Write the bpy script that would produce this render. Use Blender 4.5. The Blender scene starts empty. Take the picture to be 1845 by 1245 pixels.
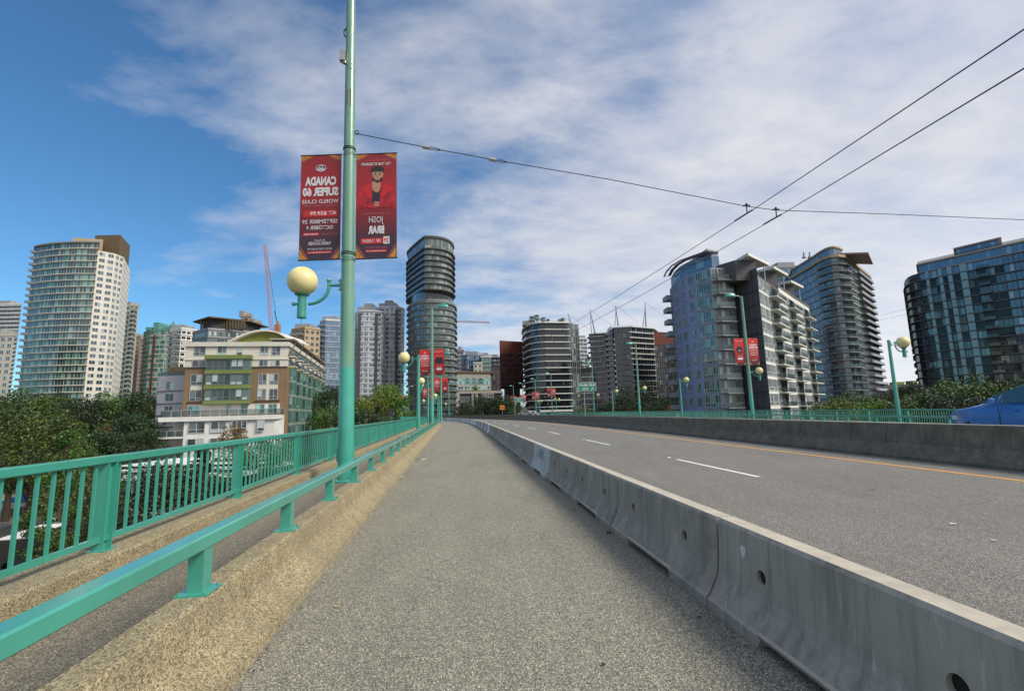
import bpy, bmesh, math, random
from math import sin, cos, tan, atan, radians, pi, sqrt, hypot
from mathutils import Vector, Matrix
random.seed(7)
scn = bpy.context.scene
COL = scn.collection
# ------------------------------------------------------------------ camera
EYE = 1.6
FPX = 850.0
PW, PH = 1845.0, 1245.0
PITCH = atan((742 - PH/2)/FPX)
ROLL = radians(1.5)
cam_d = bpy.data.cameras.new('camera'); cam = bpy.data.objects.new('camera', cam_d); COL.objects.link(cam)
cam_d.sensor_width = 36; cam_d.lens = FPX/PW*36; cam_d.clip_start = .05; cam_d.clip_end = 9000
_f = Vector((0, cos(PITCH), sin(PITCH))); _z = Vector((0, -sin(PITCH), cos(PITCH))); _x = Vector((1, 0, 0))
_r = cos(ROLL)*_x - sin(ROLL)*_z; _u = sin(ROLL)*_x + cos(ROLL)*_z
cam.matrix_world = Matrix(((_r.x, _u.x, -_f.x, 0), (_r.y, _u.y, -_f.y, 0), (_r.z, _u.z, -_f.z, EYE), (0, 0, 0, 1)))
scn.camera = cam
def ray(px, py):
    u = (px-PW/2)/FPX; v = -(py-PH/2)/FPX
    return _f + _r*u + _u*v
def at(px, py, Y):                     # point of the surveyed view ray at depth Y
    d = ray(px, py); t = Y/d.y
    return Vector((d.x*t, Y, EYE+d.z*t))
def atz(px, py, z):
    d = ray(px, py); t = (z-EYE)/d.z
    return Vector((d.x*t, d.y*t, z))
def X(px, Y, py=715): return at(px, py, Y).x
def Z(px, py, Y): return at(px, py, Y).z
def G(px, Y): return (X(px, Y), Y)
# ------------------------------------------------------------------ sky, sun, exposure
SUN_EL, SUN_AZ = radians(44), radians(116)      # azimuth clockwise from +Y (from the right, a little behind)
w = bpy.data.worlds.new('World'); scn.world = w; w.use_nodes = True
nt = w.node_tree; nt.nodes.clear()
def N(t, typ, **kw):
    n = t.nodes.new(typ)
    for k, v in kw.items():
        if k.startswith('i_'):
            key = k[2:]
            n.inputs[int(key) if key.isdigit() else key].default_value = v
        else: setattr(n, k, v)
    return n
def mathn(t, op, a, b=None, c=None, clamp=False):
    n = t.nodes.new('ShaderNodeMath'); n.operation = op; n.use_clamp = clamp
    for i, v in enumerate((a, b, c)):
        if v is None: continue
        if hasattr(v, 'links') or isinstance(v, bpy.types.NodeSocket): t.links.new(v, n.inputs[i])
        else: n.inputs[i].default_value = v
    return n.outputs[0]
def mixc(t, fac, a, b, mode='MIX'):
    n = t.nodes.new('ShaderNodeMix'); n.data_type = 'RGBA'; n.blend_type = mode; n.clamp_factor = True
    for s, v in ((n.inputs[0], fac), (n.inputs[6], a), (n.inputs[7], b)):
        if isinstance(v, bpy.types.NodeSocket): t.links.new(v, s)
        elif isinstance(v, (int, float)): s.default_value = v
        else: s.default_value = (*v, 1)
    return n.outputs[2]
def ramp(t, fac, stops, interp='LINEAR'):
    n = t.nodes.new('ShaderNodeValToRGB'); n.color_ramp.interpolation = interp
    e = n.color_ramp.elements
    while len(e) < len(stops): e.new(.5)
    for i, (p, c) in enumerate(stops):
        e[i].position = p
        e[i].color = (c, c, c, 1) if isinstance(c, (int, float)) else (*c, 1)
    t.links.new(fac, n.inputs[0]); return n.outputs[0]
sky = N(nt, 'ShaderNodeTexSky', sky_type='NISHITA', sun_disc=False, sun_elevation=SUN_EL, sun_rotation=SUN_AZ, altitude=50, air_density=1.0, dust_density=.6, ozone_density=2.2)
tc = N(nt, 'ShaderNodeTexCoord')
sep = N(nt, 'ShaderNodeSeparateXYZ'); nt.links.new(tc.outputs['Generated'], sep.inputs[0])
dx, dy, dz = sep.outputs
zc = mathn(nt, 'ADD', mathn(nt, 'MAXIMUM', dz, 0.0), .16)
cx = mathn(nt, 'DIVIDE', dx, zc); cy = mathn(nt, 'DIVIDE', dy, zc)
comb = N(nt, 'ShaderNodeCombineXYZ'); nt.links.new(cx, comb.inputs[0]); nt.links.new(cy, comb.inputs[1])
mp = N(nt, 'ShaderNodeMapping'); mp.inputs['Rotation'].default_value = (0, 0, radians(-28)); mp.inputs['Scale'].default_value = (.8, 1.25, 1); mp.inputs['Location'].default_value = (3.1, 1.7, 0)
nt.links.new(comb.outputs[0], mp.inputs[0])
n1 = N(nt, 'ShaderNodeTexNoise', i_Scale=1.05, i_Detail=9.0, i_Roughness=.55, i_Distortion=.5); nt.links.new(mp.outputs[0], n1.inputs['Vector'])
n2 = N(nt, 'ShaderNodeTexNoise', i_Scale=3.6, i_Detail=8.0, i_Roughness=.6, i_Distortion=.15); nt.links.new(mp.outputs[0], n2.inputs['Vector'])
nz = mathn(nt, 'ADD', mathn(nt, 'MULTIPLY', n1.outputs[0], .68), mathn(nt, 'MULTIPLY', n2.outputs[0], .32))
# more cloud towards the right (east) than the left; unseen cloud added behind camera as neutral fill
bias = mathn(nt, 'ADD', mathn(nt, 'MULTIPLY', mathn(nt, 'ADD', dx, .44), .225), mathn(nt, 'MULTIPLY', mathn(nt, 'MAXIMUM', mathn(nt, 'MULTIPLY', dy, -1.0), 0.0), .5))
hz = mathn(nt, 'MULTIPLY', mathn(nt, 'SUBTRACT', .30, dz), .10)
lowl = mathn(nt, 'MULTIPLY', mathn(nt, 'MULTIPLY', mathn(nt, 'MINIMUM', mathn(nt, 'SUBTRACT', dx, .05), 0.0), mathn(nt, 'SUBTRACT', .58, dz, clamp=True)), .75)
cov = mathn(nt, 'ADD', mathn(nt, 'ADD', mathn(nt, 'ADD', nz, bias), hz), lowl)
mask = ramp(nt, cov, [(.40, 0.0), (.52, .40), (.62, .76), (.80, .97)], 'LINEAR')
shade = ramp(nt, n2.outputs[0], [(.35, (4.1, 4.3, 5.0)), (.62, (5.1, 5.15, 5.45))])
lowr = mathn(nt, 'MULTIPLY', mathn(nt, 'SUBTRACT', 1.0, mathn(nt, 'MULTIPLY', dz, 2.6), clamp=True), mathn(nt, 'MULTIPLY', mathn(nt, 'ADD', dx, .1), 1.6, clamp=True))
ccol = mixc(nt, lowr, shade, (6.0, 6.05, 6.3))
skyc = mixc(nt, 1.0, sky.outputs[0], (.47, .80, .98), 'MULTIPLY')
fin = mixc(nt, mask, skyc, ccol)
bg = N(nt, 'ShaderNodeBackground', i_Strength=.11); nt.links.new(fin, bg.inputs[0])
wo = N(nt, 'ShaderNodeOutputWorld'); nt.links.new(bg.outputs[0], wo.inputs[0])
sd = bpy.data.lights.new('sun', 'SUN'); sd.energy = 3.0; sd.angle = radians(24); sd.color = (1, .93, .79)
so = bpy.data.objects.new('sun', sd); COL.objects.link(so)
sv = Vector((sin(SUN_AZ)*cos(SUN_EL), cos(SUN_AZ)*cos(SUN_EL), sin(SUN_EL)))
so.rotation_euler = sv.to_track_quat('Z', 'Y').to_euler()
scn.view_settings.view_transform = 'Standard'; scn.view_settings.look = 'None'
scn.view_settings.exposure = 0.45; scn.view_settings.gamma = 1.0

# ------------------------------------------------------------------ materials
def newmat(name):
    m = bpy.data.materials.new(name); m.use_nodes = True; t = m.node_tree; t.nodes.clear()
    o = t.nodes.new('ShaderNodeOutputMaterial'); b = t.nodes.new('ShaderNodeBsdfPrincipled')
    t.links.new(b.outputs[0], o.inputs[0]); return m, t, b
def vec(t, kind='Object', scale=None):
    c = t.nodes.new('ShaderNodeTexCoord').outputs[kind]
    if scale:
        mp = t.nodes.new('ShaderNodeMapping'); mp.inputs['Scale'].default_value = scale
        t.links.new(c, mp.inputs[0]); c = mp.outputs[0]
    return c
def noise(t, v, sc, det=4, rough=.5, dist=0):
    n = t.nodes.new('ShaderNodeTexNoise'); n.inputs['Scale'].default_value = sc; n.inputs['Detail'].default_value = det
    n.inputs['Roughness'].default_value = rough; n.inputs['Distortion'].default_value = dist
    t.links.new(v, n.inputs['Vector']); return n.outputs[0]
def voro(t, v, sc, out='Distance'):
    n = t.nodes.new('ShaderNodeTexVoronoi'); n.inputs['Scale'].default_value = sc
    t.links.new(v, n.inputs['Vector']); return n.outputs[out]
def bump(t, b, h, strength=.4, dist=.01):
    n = t.nodes.new('ShaderNodeBump'); n.inputs['Strength'].default_value = strength; n.inputs['Distance'].default_value = dist
    t.links.new(h, n.inputs['Height']); t.links.new(n.outputs[0], b.inputs['Normal'])
def setc(t, b, c):
    if isinstance(c, bpy.types.NodeSocket): t.links.new(c, b.inputs['Base Color'])
    else: b.inputs['Base Color'].default_value = (*c, 1)
def plain(name, c, rough=.6, metal=0, var=.12, sc=3.0, bmp=0):
    m, t, b = newmat(name); v = vec(t)
    n = noise(t, v, sc, 6, .6)
    c2 = tuple(x*(1-var*1.6) for x in c); c1 = tuple(min(1, x*(1+var)) for x in c)
    setc(t, b, ramp(t, n, [(.3, c2), (.7, c1)])); b.inputs['Roughness'].default_value = rough; b.inputs['Metallic'].default_value = metal
    if bmp: bump(t, b, noise(t, v, sc*14, 3), bmp, .004)
    return m
def asphalt(name, base, warm, patch=.42, crack=.55):
    m, t, b = newmat(name); v = vec(t)
    sp = voro(t, v, 150, 'Color'); bw = t.nodes.new('ShaderNodeRGBToBW'); t.links.new(sp, bw.inputs[0])
    grain = ramp(t, bw.outputs[0], [(.2, tuple(x*.42 for x in base)), (.5, base), (.78, tuple(x*1.5 for x in warm)), (.93, tuple(min(1, x*2.9) for x in warm))])
    big = noise(t, v, .35, 5, .6); mid = noise(t, vec(t, 'Object', (2.6, .28, 1)), 1.0, 5, .6)
    k = mathn(t, 'ADD', mathn(t, 'MULTIPLY', big, patch), mathn(t, 'MULTIPLY', mid, patch))
    k = mathn(t, 'ADD', k, 1-patch*1.0)
    f = noise(t, v, 14, 3, .6); k = mathn(t, 'MULTIPLY', k, mathn(t, 'ADD', mathn(t, 'MULTIPLY', f, .5), .75))
    cmb = t.nodes.new('ShaderNodeCombineColor')
    for i in range(3): t.links.new(k, cmb.inputs[i])
    setc(t, b, mixc(t, 1.0, grain, cmb.outputs[0], 'MULTIPLY'))
    # hairline cracks and darker patches
    vo = t.nodes.new('ShaderNodeTexVoronoi'); vo.feature = 'DISTANCE_TO_EDGE'; vo.inputs['Scale'].default_value = .42
    dn = t.nodes.new('ShaderNodeTexNoise'); dn.inputs['Scale'].default_value = 1.3; dn.inputs['Detail'].default_value = 6; t.links.new(v, dn.inputs['Vector'])
    vm = t.nodes.new('ShaderNodeVectorMath'); vm.operation = 'ADD'; t.links.new(v, vm.inputs[0]); t.links.new(dn.outputs['Color'], vm.inputs[1]); t.links.new(vm.outputs[0], vo.inputs['Vector'])
    cr = ramp(t, vo.outputs['Distance'], [(.0, crack), (.006, 0.)]); cr = mathn(t, 'MULTIPLY', cr, ramp(t, noise(t, v, .5, 2), [(.5, 0.), (.6, 1.)]))
    old = b.inputs['Base Color'].links[0].from_socket
    bl = ramp(t, noise(t, v, .9, 5, .65, .6), [(.60, 0.), (.70, .35)]); old = mixc(t, bl, old, tuple(x*.55 for x in base))
    setc(t, b, mixc(t, cr, old, (.03, .03, .03)))
    b.inputs['Roughness'].default_value = .85
    bump(t, b, voro(t, v, 120), .5, .004)
    return m
M = {}
M['walk'] = asphalt('path asphalt', (.180, .172, .140), (.228, .215, .165))
M['road'] = asphalt('road asphalt', (.136, .131, .120), (.182, .172, .152))
M['side'] = asphalt('sidewalk asphalt', (.145, .13, .10), (.19, .165, .12))
# exposed aggregate concrete
m, t, b = newmat('exposed aggregate'); v = vec(t)
sp = voro(t, v, 110, 'Color'); bw = t.nodes.new('ShaderNodeRGBToBW'); t.links.new(sp, bw.inputs[0])
pc = ramp(t, bw.outputs[0], [(.15, (.13, .10, .05)), (.38, (.32, .26, .14)), (.58, (.47, .39, .22)), (.8, (.64, .56, .38)), (.94, (.19, .18, .17))])
dst = noise(t, v, 1.1, 6, .65); pc = mixc(t, ramp(t, dst, [(.42, 0.), (.74, .65)]), pc, (.20, .17, .12))
f = ramp(t, voro(t, v, 110), [(.0, 1.0), (.55, .45)]); pc = mixc(t, .45, pc, f, 'MULTIPLY')
strk = ramp(t, noise(t, vec(t, 'Object', (4, 4, .5)), 1.6, 5, .7), [(.5, 0.), (.78, .5)]); pc = mixc(t, strk, pc, (.10, .09, .065))
setc(t, b, pc); b.inputs['Roughness'].default_value = .9
bump(t, b, mathn(t, 'ADD', voro(t, v, 110), noise(t, v, 22, 3)), .8, .006); M['tan'] = m
m, t, b = newmat('kerb concrete top'); v = vec(t)
pc = ramp(t, noise(t, v, 55, 4, .7), [(.3, (.14, .125, .095)), (.5, (.26, .235, .18)), (.7, (.38, .35, .28))])
pc = mixc(t, ramp(t, noise(t, v, .8, 5, .6), [(.4, 0.), (.7, .5)]), pc, (.17, .155, .12))
setc(t, b, pc); b.inputs['Roughness'].default_value = .9; bump(t, b, noise(t, v, 60, 3), .6, .005); M['kerb'] = m
# teal paint
def teal(name, c, rough=.3, z_split=None, c_hi=None):
    m, t, b = newmat(name); v = vec(t)
    n = noise(t, v, 1.3, 6, .6)
    col = ramp(t, n, [(.3, tuple(x*.82 for x in c)), (.7, tuple(x*1.08 for x in c))])
    if z_split is not None:
        s = t.nodes.new('ShaderNodeSeparateXYZ'); t.links.new(v, s.inputs[0])
        zf = mathn(t, 'GREATER_THAN', s.outputs[2], z_split)
        hi = ramp(t, noise(t, vec(t, 'Object', (5, 5, .5)), 1.5, 6, .6), [(.3, tuple(x*.85 for x in c_hi)), (.7, tuple(x*1.1 for x in c_hi))])
        col = mixc(t, zf, col, hi)
        rst = mathn(t, 'MULTIPLY', ramp(t, noise(t, vec(t, 'Object', (9, 9, 2.2)), 1.0, 5, .6), [(.72, 0.), (.76, 1.)]), zf)
        col = mixc(t, rst, col, (.13, .065, .03))
    grime = ramp(t, noise(t, v, 3.2, 7, .7, .5), [(.52, 0.), (.78, .45)]); col = mixc(t, grime, col, tuple(x*.55+.02 for x in c))
    chip = ramp(t, noise(t, v, 17, 6, .7), [(.70, 0.), (.715, .8)]); col = mixc(t, chip, col, tuple(x*.3+.08 for x in c))
    setc(t, b, col); b.inputs['Roughness'].default_value = rough
    b.inputs['Specular IOR Level'].default_value = .6; b.inputs['Coat Weight'].default_value = .7; b.inputs['Coat Roughness'].default_value = .16
    bump(t, b, noise(t, v, 40, 3), .08, .002)
    return m
M['teal'] = teal('teal paint', (.050, .325, .25), .27)
M['tealpole'] = teal('teal pole paint', (.045, .36, .29), .4, 2.62, (.125, .285, .20))
M['teallamp'] = teal('teal lamp paint', (.03, .27, .22), .35)
# barrier concrete, tone differs per piece
def conc(name, lo, hi, streak=(.085, .083, .078), obj_rand=True, top=None):
    m, t, b = newmat(name); v = vec(t)
    oi = t.nodes.new('ShaderNodeObjectInfo')
    if obj_rand:
        va = t.nodes.new('ShaderNodeVectorMath'); va.operation = 'ADD'
        cc = t.nodes.new('ShaderNodeCombineXYZ'); t.links.new(mathn(t, 'MULTIPLY', oi.outputs['Random'], 53.0), cc.inputs[0]); t.links.new(cc.outputs[0], va.inputs[1])
        t.links.new(v, va.inputs[0]); v = va.outputs[0]
    mpn = t.nodes.new('ShaderNodeMapping'); mpn.inputs['Scale'].default_value = (6, 6, .55); t.links.new(v, mpn.inputs[0])
    col = ramp(t, noise(t, v, 2.2, 7, .62), [(.3, lo), (.7, hi)])
    if obj_rand: col = mixc(t, mathn(t, 'MULTIPLY', oi.outputs['Random'], .8), col, tuple(x*2.3 for x in lo))
    st = ramp(t, noise(t, mpn.outputs[0], 1.5, 6, .7), [(.46, 0.), (.72, .6)]); col = mixc(t, st, col, streak)
    st2 = ramp(t, noise(t, mpn.outputs[0], 2.6, 4, .6, .4), [(.60, 0.), (.74, .5)]); col = mixc(t, st2, col, tuple(min(1, x*1.9) for x in hi))
    pit = ramp(t, voro(t, v, 26), [(.05, 1.), (.09, 0.)]); col = mixc(t, mathn(t, 'MULTIPLY', pit, .6), col, (.05, .05, .05))
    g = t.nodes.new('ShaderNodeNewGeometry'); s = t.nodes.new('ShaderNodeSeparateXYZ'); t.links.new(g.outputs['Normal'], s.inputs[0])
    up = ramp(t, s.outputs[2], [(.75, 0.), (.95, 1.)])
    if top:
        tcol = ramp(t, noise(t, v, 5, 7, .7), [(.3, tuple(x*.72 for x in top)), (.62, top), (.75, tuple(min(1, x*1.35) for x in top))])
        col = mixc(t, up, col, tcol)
    setc(t, b, col); b.inputs['Roughness'].default_value = .82
    bump(t, b, noise(t, v, 45, 5, .7), .35, .004)
    return m
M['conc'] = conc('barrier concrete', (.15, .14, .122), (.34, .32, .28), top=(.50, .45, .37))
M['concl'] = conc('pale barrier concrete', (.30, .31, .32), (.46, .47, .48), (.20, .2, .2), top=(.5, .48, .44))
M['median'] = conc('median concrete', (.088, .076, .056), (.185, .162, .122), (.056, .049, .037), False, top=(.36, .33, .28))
M['deck'] = plain('deck concrete', (.22, .21, .19), .9)
M['paintw'] = plain('white road paint', (.78, .78, .76), .6, sc=20, var=.1)
M['painto'] = plain('orange road paint', (.78, .36, .045), .6, sc=20, var=.15)
M['dark'] = plain('painted hole shade', (.012, .012, .012), .9)  # black that stands in for shade inside the barrier holes
M['steel'] = plain('galvanised steel', (.38, .39, .40), .45, .6)
M['wire'] = plain('wire', (.03, .03, .035), .5, .3)
M['black'] = plain('black metal', (.02, .02, .02), .5)
m, t, b = newmat('globe shade'); v = vec(t)
setc(t, b, ramp(t, noise(t, v, 2.5, 6, .6), [(.3, (.62, .52, .22)), (.7, (.80, .72, .38))])); b.inputs['Roughness'].default_value = .35
b.inputs['Subsurface Weight'].default_value = .0; M['globe'] = m

# ------------------------------------------------------------------ mesh helpers
class MB:
    def __init__(s): s.v = []; s.f = []; s.m = []; s.mi = 0; s.sm = False
    def add(s, vs, fs):
        o = len(s.v); s.v += [tuple(x) for x in vs]
        for f in fs: s.f.append(tuple(i+o for i in f)); s.m.append(s.mi)
        return s
    def box(s, x0, x1, y0, y1, z0, z1):
        return s.add([(x, y, z) for z in (z0, z1) for y in (y0, y1) for x in (x0, x1)],
                     [(0, 2, 3, 1), (4, 5, 7, 6), (0, 1, 5, 4), (2, 6, 7, 3), (0, 4, 6, 2), (1, 3, 7, 5)])
    def obox(s, c, a, b_, cdir, ha, hb, hc):     # oriented box: centre, three unit dirs, half sizes
        c = Vector(c); vs = []
        for k in (-1, 1):
            for j in (-1, 1):
                for i in (-1, 1): vs.append(c+a*(i*ha)+b_*(j*hb)+cdir*(k*hc))
        return s.add(vs, [(0, 2, 3, 1), (4, 5, 7, 6), (0, 1, 5, 4), (2, 6, 7, 3), (0, 4, 6, 2), (1, 3, 7, 5)])
    def beam(s, p, q, w, h, up=Vector((0, 0, 1))):
        p = Vector(p); q = Vector(q); d = (q-p); L = d.length; d.normalize()
        r = d.cross(up)
        if r.length < 1e-4: r = Vector((1, 0, 0))
        r.normalize(); u = r.cross(d)
        return s.obox((p+q)/2, d, r, u, L/2, w/2, h/2)
    def prism(s, poly, z0, z1):
        n = len(poly); vs = [(x, y, z0) for x, y in poly]+[(x, y, z1) for x, y in poly]
        fs = [tuple(range(n-1, -1, -1)), tuple(range(n, 2*n))]+[(i, (i+1) % n, (i+1) % n+n, i+n) for i in range(n)]
        return s.add(vs, fs)
    def sweep(s, secs, closed=True, caps=True):   # list of rings
        n = len(secs[0]); vs = [p for r in secs for p in r]; fs = []
        for k in range(len(secs)-1):
            for i in range(n if closed else n-1):
                j = (i+1) % n; fs.append((k*n+i, k*n+j, (k+1)*n+j, (k+1)*n+i))
        if caps and closed:
            fs.append(tuple(range(n-1, -1, -1))); fs.append(tuple(range((len(secs)-1)*n, len(secs)*n)))
        return s.add(vs, fs)
    def tube(s, pts, r, seg=10, caps=True):
        pts = [Vector(p) for p in pts]; rs = r if isinstance(r, (list, tuple)) else [r]*len(pts)
        secs = []; pr = None
        for i, p in enumerate(pts):
            d = (pts[min(i+1, len(pts)-1)]-pts[max(i-1, 0)]).normalized()
            if pr is None:
                a = Vector((0, 0, 1)) if abs(d.z) < .9 else Vector((1, 0, 0)); pr = d.cross(a).normalized()
            else: pr = (pr-d*pr.dot(d)).normalized()
            q = d.cross(pr)
            secs.append([p+pr*(cos(2*pi*k/seg)*rs[i])+q*(sin(2*pi*k/seg)*rs[i]) for k in range(seg)])
        return s.sweep(secs, True, caps)
    def lathe(s, prof, seg=24, c=(0, 0, 0)):
        secs = [[(c[0]+r*cos(2*pi*k/seg), c[1]+r*sin(2*pi*k/seg), c[2]+z) for k in range(seg)] for r, z in prof]
        return s.sweep(secs)
    def mesh(s, name, mats):
        me = bpy.data.meshes.new(name); me.from_pydata(s.v, [], s.f)
        mats = mats if isinstance(mats, (list, tuple)) else [mats]
        for m in mats: me.materials.append(m)
        if any(s.m): me.polygons.foreach_set('material_index', s.m)
        if s.sm: me.shade_smooth() if hasattr(me, 'shade_smooth') else me.polygons.foreach_set('use_smooth', [True]*len(me.polygons))
        bm = bmesh.new(); bm.from_mesh(me); bmesh.ops.recalc_face_normals(bm, faces=bm.faces); bm.to_mesh(me); bm.free()
        me.update(); return me
    def build(s, name, mats, parent=None):
        o = bpy.data.objects.new(name, s.mesh(name, mats)); COL.objects.link(o)
        if parent: o.parent = parent
        return o
def smooth_angle(o, ang=40):
    me = o.data
    me.polygons.foreach_set('use_smooth', [True]*len(me.polygons))
    try: me.set_sharp_from_angle(angle=radians(ang))
    except Exception: pass
    return o
def tag(o, label=None, cat=None, group=None, kind=None):
    if label: o['label'] = label
    if cat: o['category'] = cat
    if group: o['group'] = group
    if kind: o['kind'] = kind
    return o
def thing(name, loc, label, cat, group=None, rz=0):
    e = bpy.data.objects.new(name, None); COL.objects.link(e); e.location = loc; e.rotation_euler = (0, 0, rz)
    e.empty_display_size = .3
    return tag(e, label, cat, group)
def copy_tree(o, parent=None):
    c = o.copy(); COL.objects.link(c)
    if parent: c.parent = parent
    for ch in list(o.children): copy_tree(ch, c)
    return c
def struct(mb, name, mat): return tag(mb.build(name, mat), kind='structure')
UP = Vector((0, 0, 1))
_fonts = {}
def text_mesh(txt, size, off=0.0, ext=.0):
    cu = bpy.data.curves.new('lettering', 'FONT'); cu.body = txt; cu.size = size; cu.offset = off; cu.extrude = ext
    cu.align_x = 'CENTER'; cu.align_y = 'CENTER'; cu.resolution_u = 2
    o = bpy.data.objects.new('lettering', cu); COL.objects.link(o)
    dg = bpy.context.evaluated_depsgraph_get(); me = bpy.data.meshes.new_from_object(o.evaluated_get(dg))
    bpy.data.objects.remove(o); bpy.data.curves.remove(cu); return me

# ------------------------------------------------------------------ the line of the bridge
A0 = atan(.13); S0 = 60.0; RAD = 260.0
def path(s, d, z=0.0):
    dp = d*cos(A0)
    if s <= S0:
        return Vector((-sin(A0)*s+cos(A0)*dp, cos(A0)*s+sin(A0)*dp, z))
    n0 = Vector((cos(A0), sin(A0), 0)); p0 = Vector((-sin(A0)*S0, cos(A0)*S0, 0)); c = p0-n0*RAD
    a = A0+(s-S0)/RAD; q = c+Vector((cos(a), sin(a), 0))*(RAD+dp); q.z = z; return q
def heading(s): return A0+max(0, s-S0)/RAD
def stations(a, b, step=2.0):
    n = max(1, int(round((b-a)/step))); return [a+(b-a)*i/n for i in range(n+1)]
OUT = [(24.5, -30), (24.4, 0), (24.0, 28), (23.6, 45), (21.8, 78), (19.2, 105), (12.6, 140), (8.6, 162), (2.6, 187), (-10, 209), (-32, 228), (-62, 240), (-105, 248)]
def outp(tt):                                       # outer edge of the far carriageway, by length
    acc = 0
    for i in range(len(OUT)-1):
        a = Vector(OUT[i]); b_ = Vector(OUT[i+1]); L = (b_-a).length
        if tt <= acc+L or i == len(OUT)-2:
            k = (tt-acc)/L; return a.lerp(b_, k), (b_-a).normalized()
        acc += L
def outpt(tt, off, z=0):
    p, d = outp(tt); p0, d0 = outp(max(0, tt-6)); p1, d1 = outp(tt+6); dd = (d0+d1).normalized()
    n = Vector((dd.y, -dd.x)); return Vector((p.x+n.x*off, p.y+n.y*off, z))
# ================================================================== setting
GZ = -14.0
g = MB(); g.add([(-4000, -600, GZ), (4000, -600, GZ), (4000, 6000, GZ), (-4000, 6000, GZ)], [(0, 1, 2, 3)])
M['ground'] = plain('city ground', (.10, .115, .07), .95, sc=.05, var=.3)
struct(g, 'ground', M['ground'])
S_END = 236
SS = stations(-12, S_END, 2.0)
def ribbon(name, mat, d0, d1, z, a=-12, b=S_END, z2=None):
    mb = MB(); st = stations(a, b, 2.0); f0 = d0 if callable(d0) else (lambda s: d0); f1 = d1 if callable(d1) else (lambda s: d1)
    vs = []
    for s in st: vs += [path(s, f0(s), z), path(s, f1(s), z if z2 is None else z2)]
    mb.add(vs, [(2*i, 2*i+1, 2*i+3, 2*i+2) for i in range(len(st)-1)]); return mb
def dbar(s):                                        # near foot of the concrete barrier line
    return 1.96+.021*min(s, 44) if s > 0 else 1.96
def dcl(s): return 6.72+.021*max(0, min(s, 44))
def dor(s): return 10.95+.030*max(0, min(s, 46))
def dmed(s): return 12.05+.052*max(0, min(s, 30))+.015*max(0, min(s-30, 30))
struct(ribbon('path', None, -1.40, lambda s: dbar(s)+.23, 0.0), 'path', M['walk'])
struct(ribbon('road', None, lambda s: dbar(s)+.23, lambda s: dmed(s)+.3, 0.0), 'road', M['road'])
struct(ribbon('sidewalk', None, -3.36, -1.80, .12), 'sidewalk', M['side'])
# far carriageway between the median and the outer edge
mb = MB(); TT = stations(0, 330, 4)
vs = []
for i, tt in enumerate(TT):
    s = -12+(S_END+12)*i/(len(TT)-1); a = path(s, dmed(s)+.4, .34); b_ = outpt(tt, -1.9, .12); vs += [a, b_]
mb.add(vs, [(2*i, 2*i+1, 2*i+3, 2*i+2) for i in range(len(TT)-1)]); o = struct(mb, 'far_road', M['road'])
# deck body underneath
mb = MB(); secs = []
for i, tt in enumerate(TT):
    s = -12+(S_END+12)*i/(len(TT)-1)
    l = path(s, -3.78, 0); r = outpt(tt, .55, 0)
    secs.append([(l.x, l.y, -.05), (r.x, r.y, -.05), (r.x, r.y, -1.0), (r.x-3, r.y, -2.4), (l.x+2, l.y, -2.4), (l.x, l.y, -1.0)])
mb.sweep(secs); struct(mb, 'bridge_deck', M['deck'])
for k, s in enumerate((20, 62, 104, 146, 188)):
    mb = MB()
    for d in (1, 14):
        c = path(s, d); a = heading(s); u = Vector((cos(a), sin(a), 0)); v_ = Vector((-sin(a), cos(a), 0))
        mb.obox((c.x, c.y, (-2.35+GZ)/2), u, v_, UP, 1.6, .9, (-2.35-GZ)/2)
    struct(mb, 'bridge_pier', M['deck'])
# markings
def strip(d0, d1, a, b, z=.004): return ribbon('m', None, d0, d1, z, a, b)
for k in range(17):
    a = 10.2+10.9*k
    tag(strip(lambda s: dcl(s)-.06, lambda s: dcl(s)+.06, a, a+4.1).build('lane_marking', M['paintw']), kind='structure')
struct(strip(lambda s: dor(s)-.065, lambda s: dor(s)+.065, -10, S_END), 'lane_marking', M['painto'])
# lane studs
for k in range(5):
    s = 14.9+10.9*k; c = path(s, dcl(s)); mb = MB(); mb.lathe([(.06, 0), (.055, .012), (.03, .02), (.001, .021)], 12, (c.x, c.y, .001))
    tag(mb.build('road_stud', M['paintw']), ['white road stud just beyond the nearest lane dash', 'white road stud beyond the second lane dash', 'white road stud beyond the third lane dash', 'white road stud beyond the fourth lane dash', 'white road stud beyond the fifth lane dash'][k], 'road stud', 'road studs along the lane dashes')

# ------------------------------------------------------------------ tan parapet between path and sidewalk
def parapet_sec(s, g_=0):
    pr = [(-1.34, 0), (-1.352, .06), (-1.41, .078), (-1.575, .20), (-1.595, .24), (-1.628, .425), (-1.65, .445), (-1.83, .445), (-1.83, 0)]
    return [path(s, d, z) for d, z in pr]
par = thing('parapet', path(0, -1.6), 'long low exposed aggregate concrete parapet between path and sidewalk', 'parapet')
joints = [-12, 4.1, 10.2, 16.3, 22.4, 34.6, 46.8, 59, 71.2, 95, 120, 145, 170, 236]
for i in range(len(joints)-1):
    mb = MB(); a, b_ = joints[i]+.006, joints[i+1]-.006
    mb.sweep([parapet_sec(s) for s in stations(a, b_, 1.5)]); mb.build('parapet_section', M['tan'], par)
par.location = (0, 0, 0)
kb = thing('kerb_wall', (0, 0, 0), 'raised aggregate kerb carrying the tall picket railing at the left edge', 'kerb')
kj = [-12, 7.1, 13.2, 19.3, 25.4, 31.5, 45, 60, 80, 100, 130, 160, 200, 236]
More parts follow.
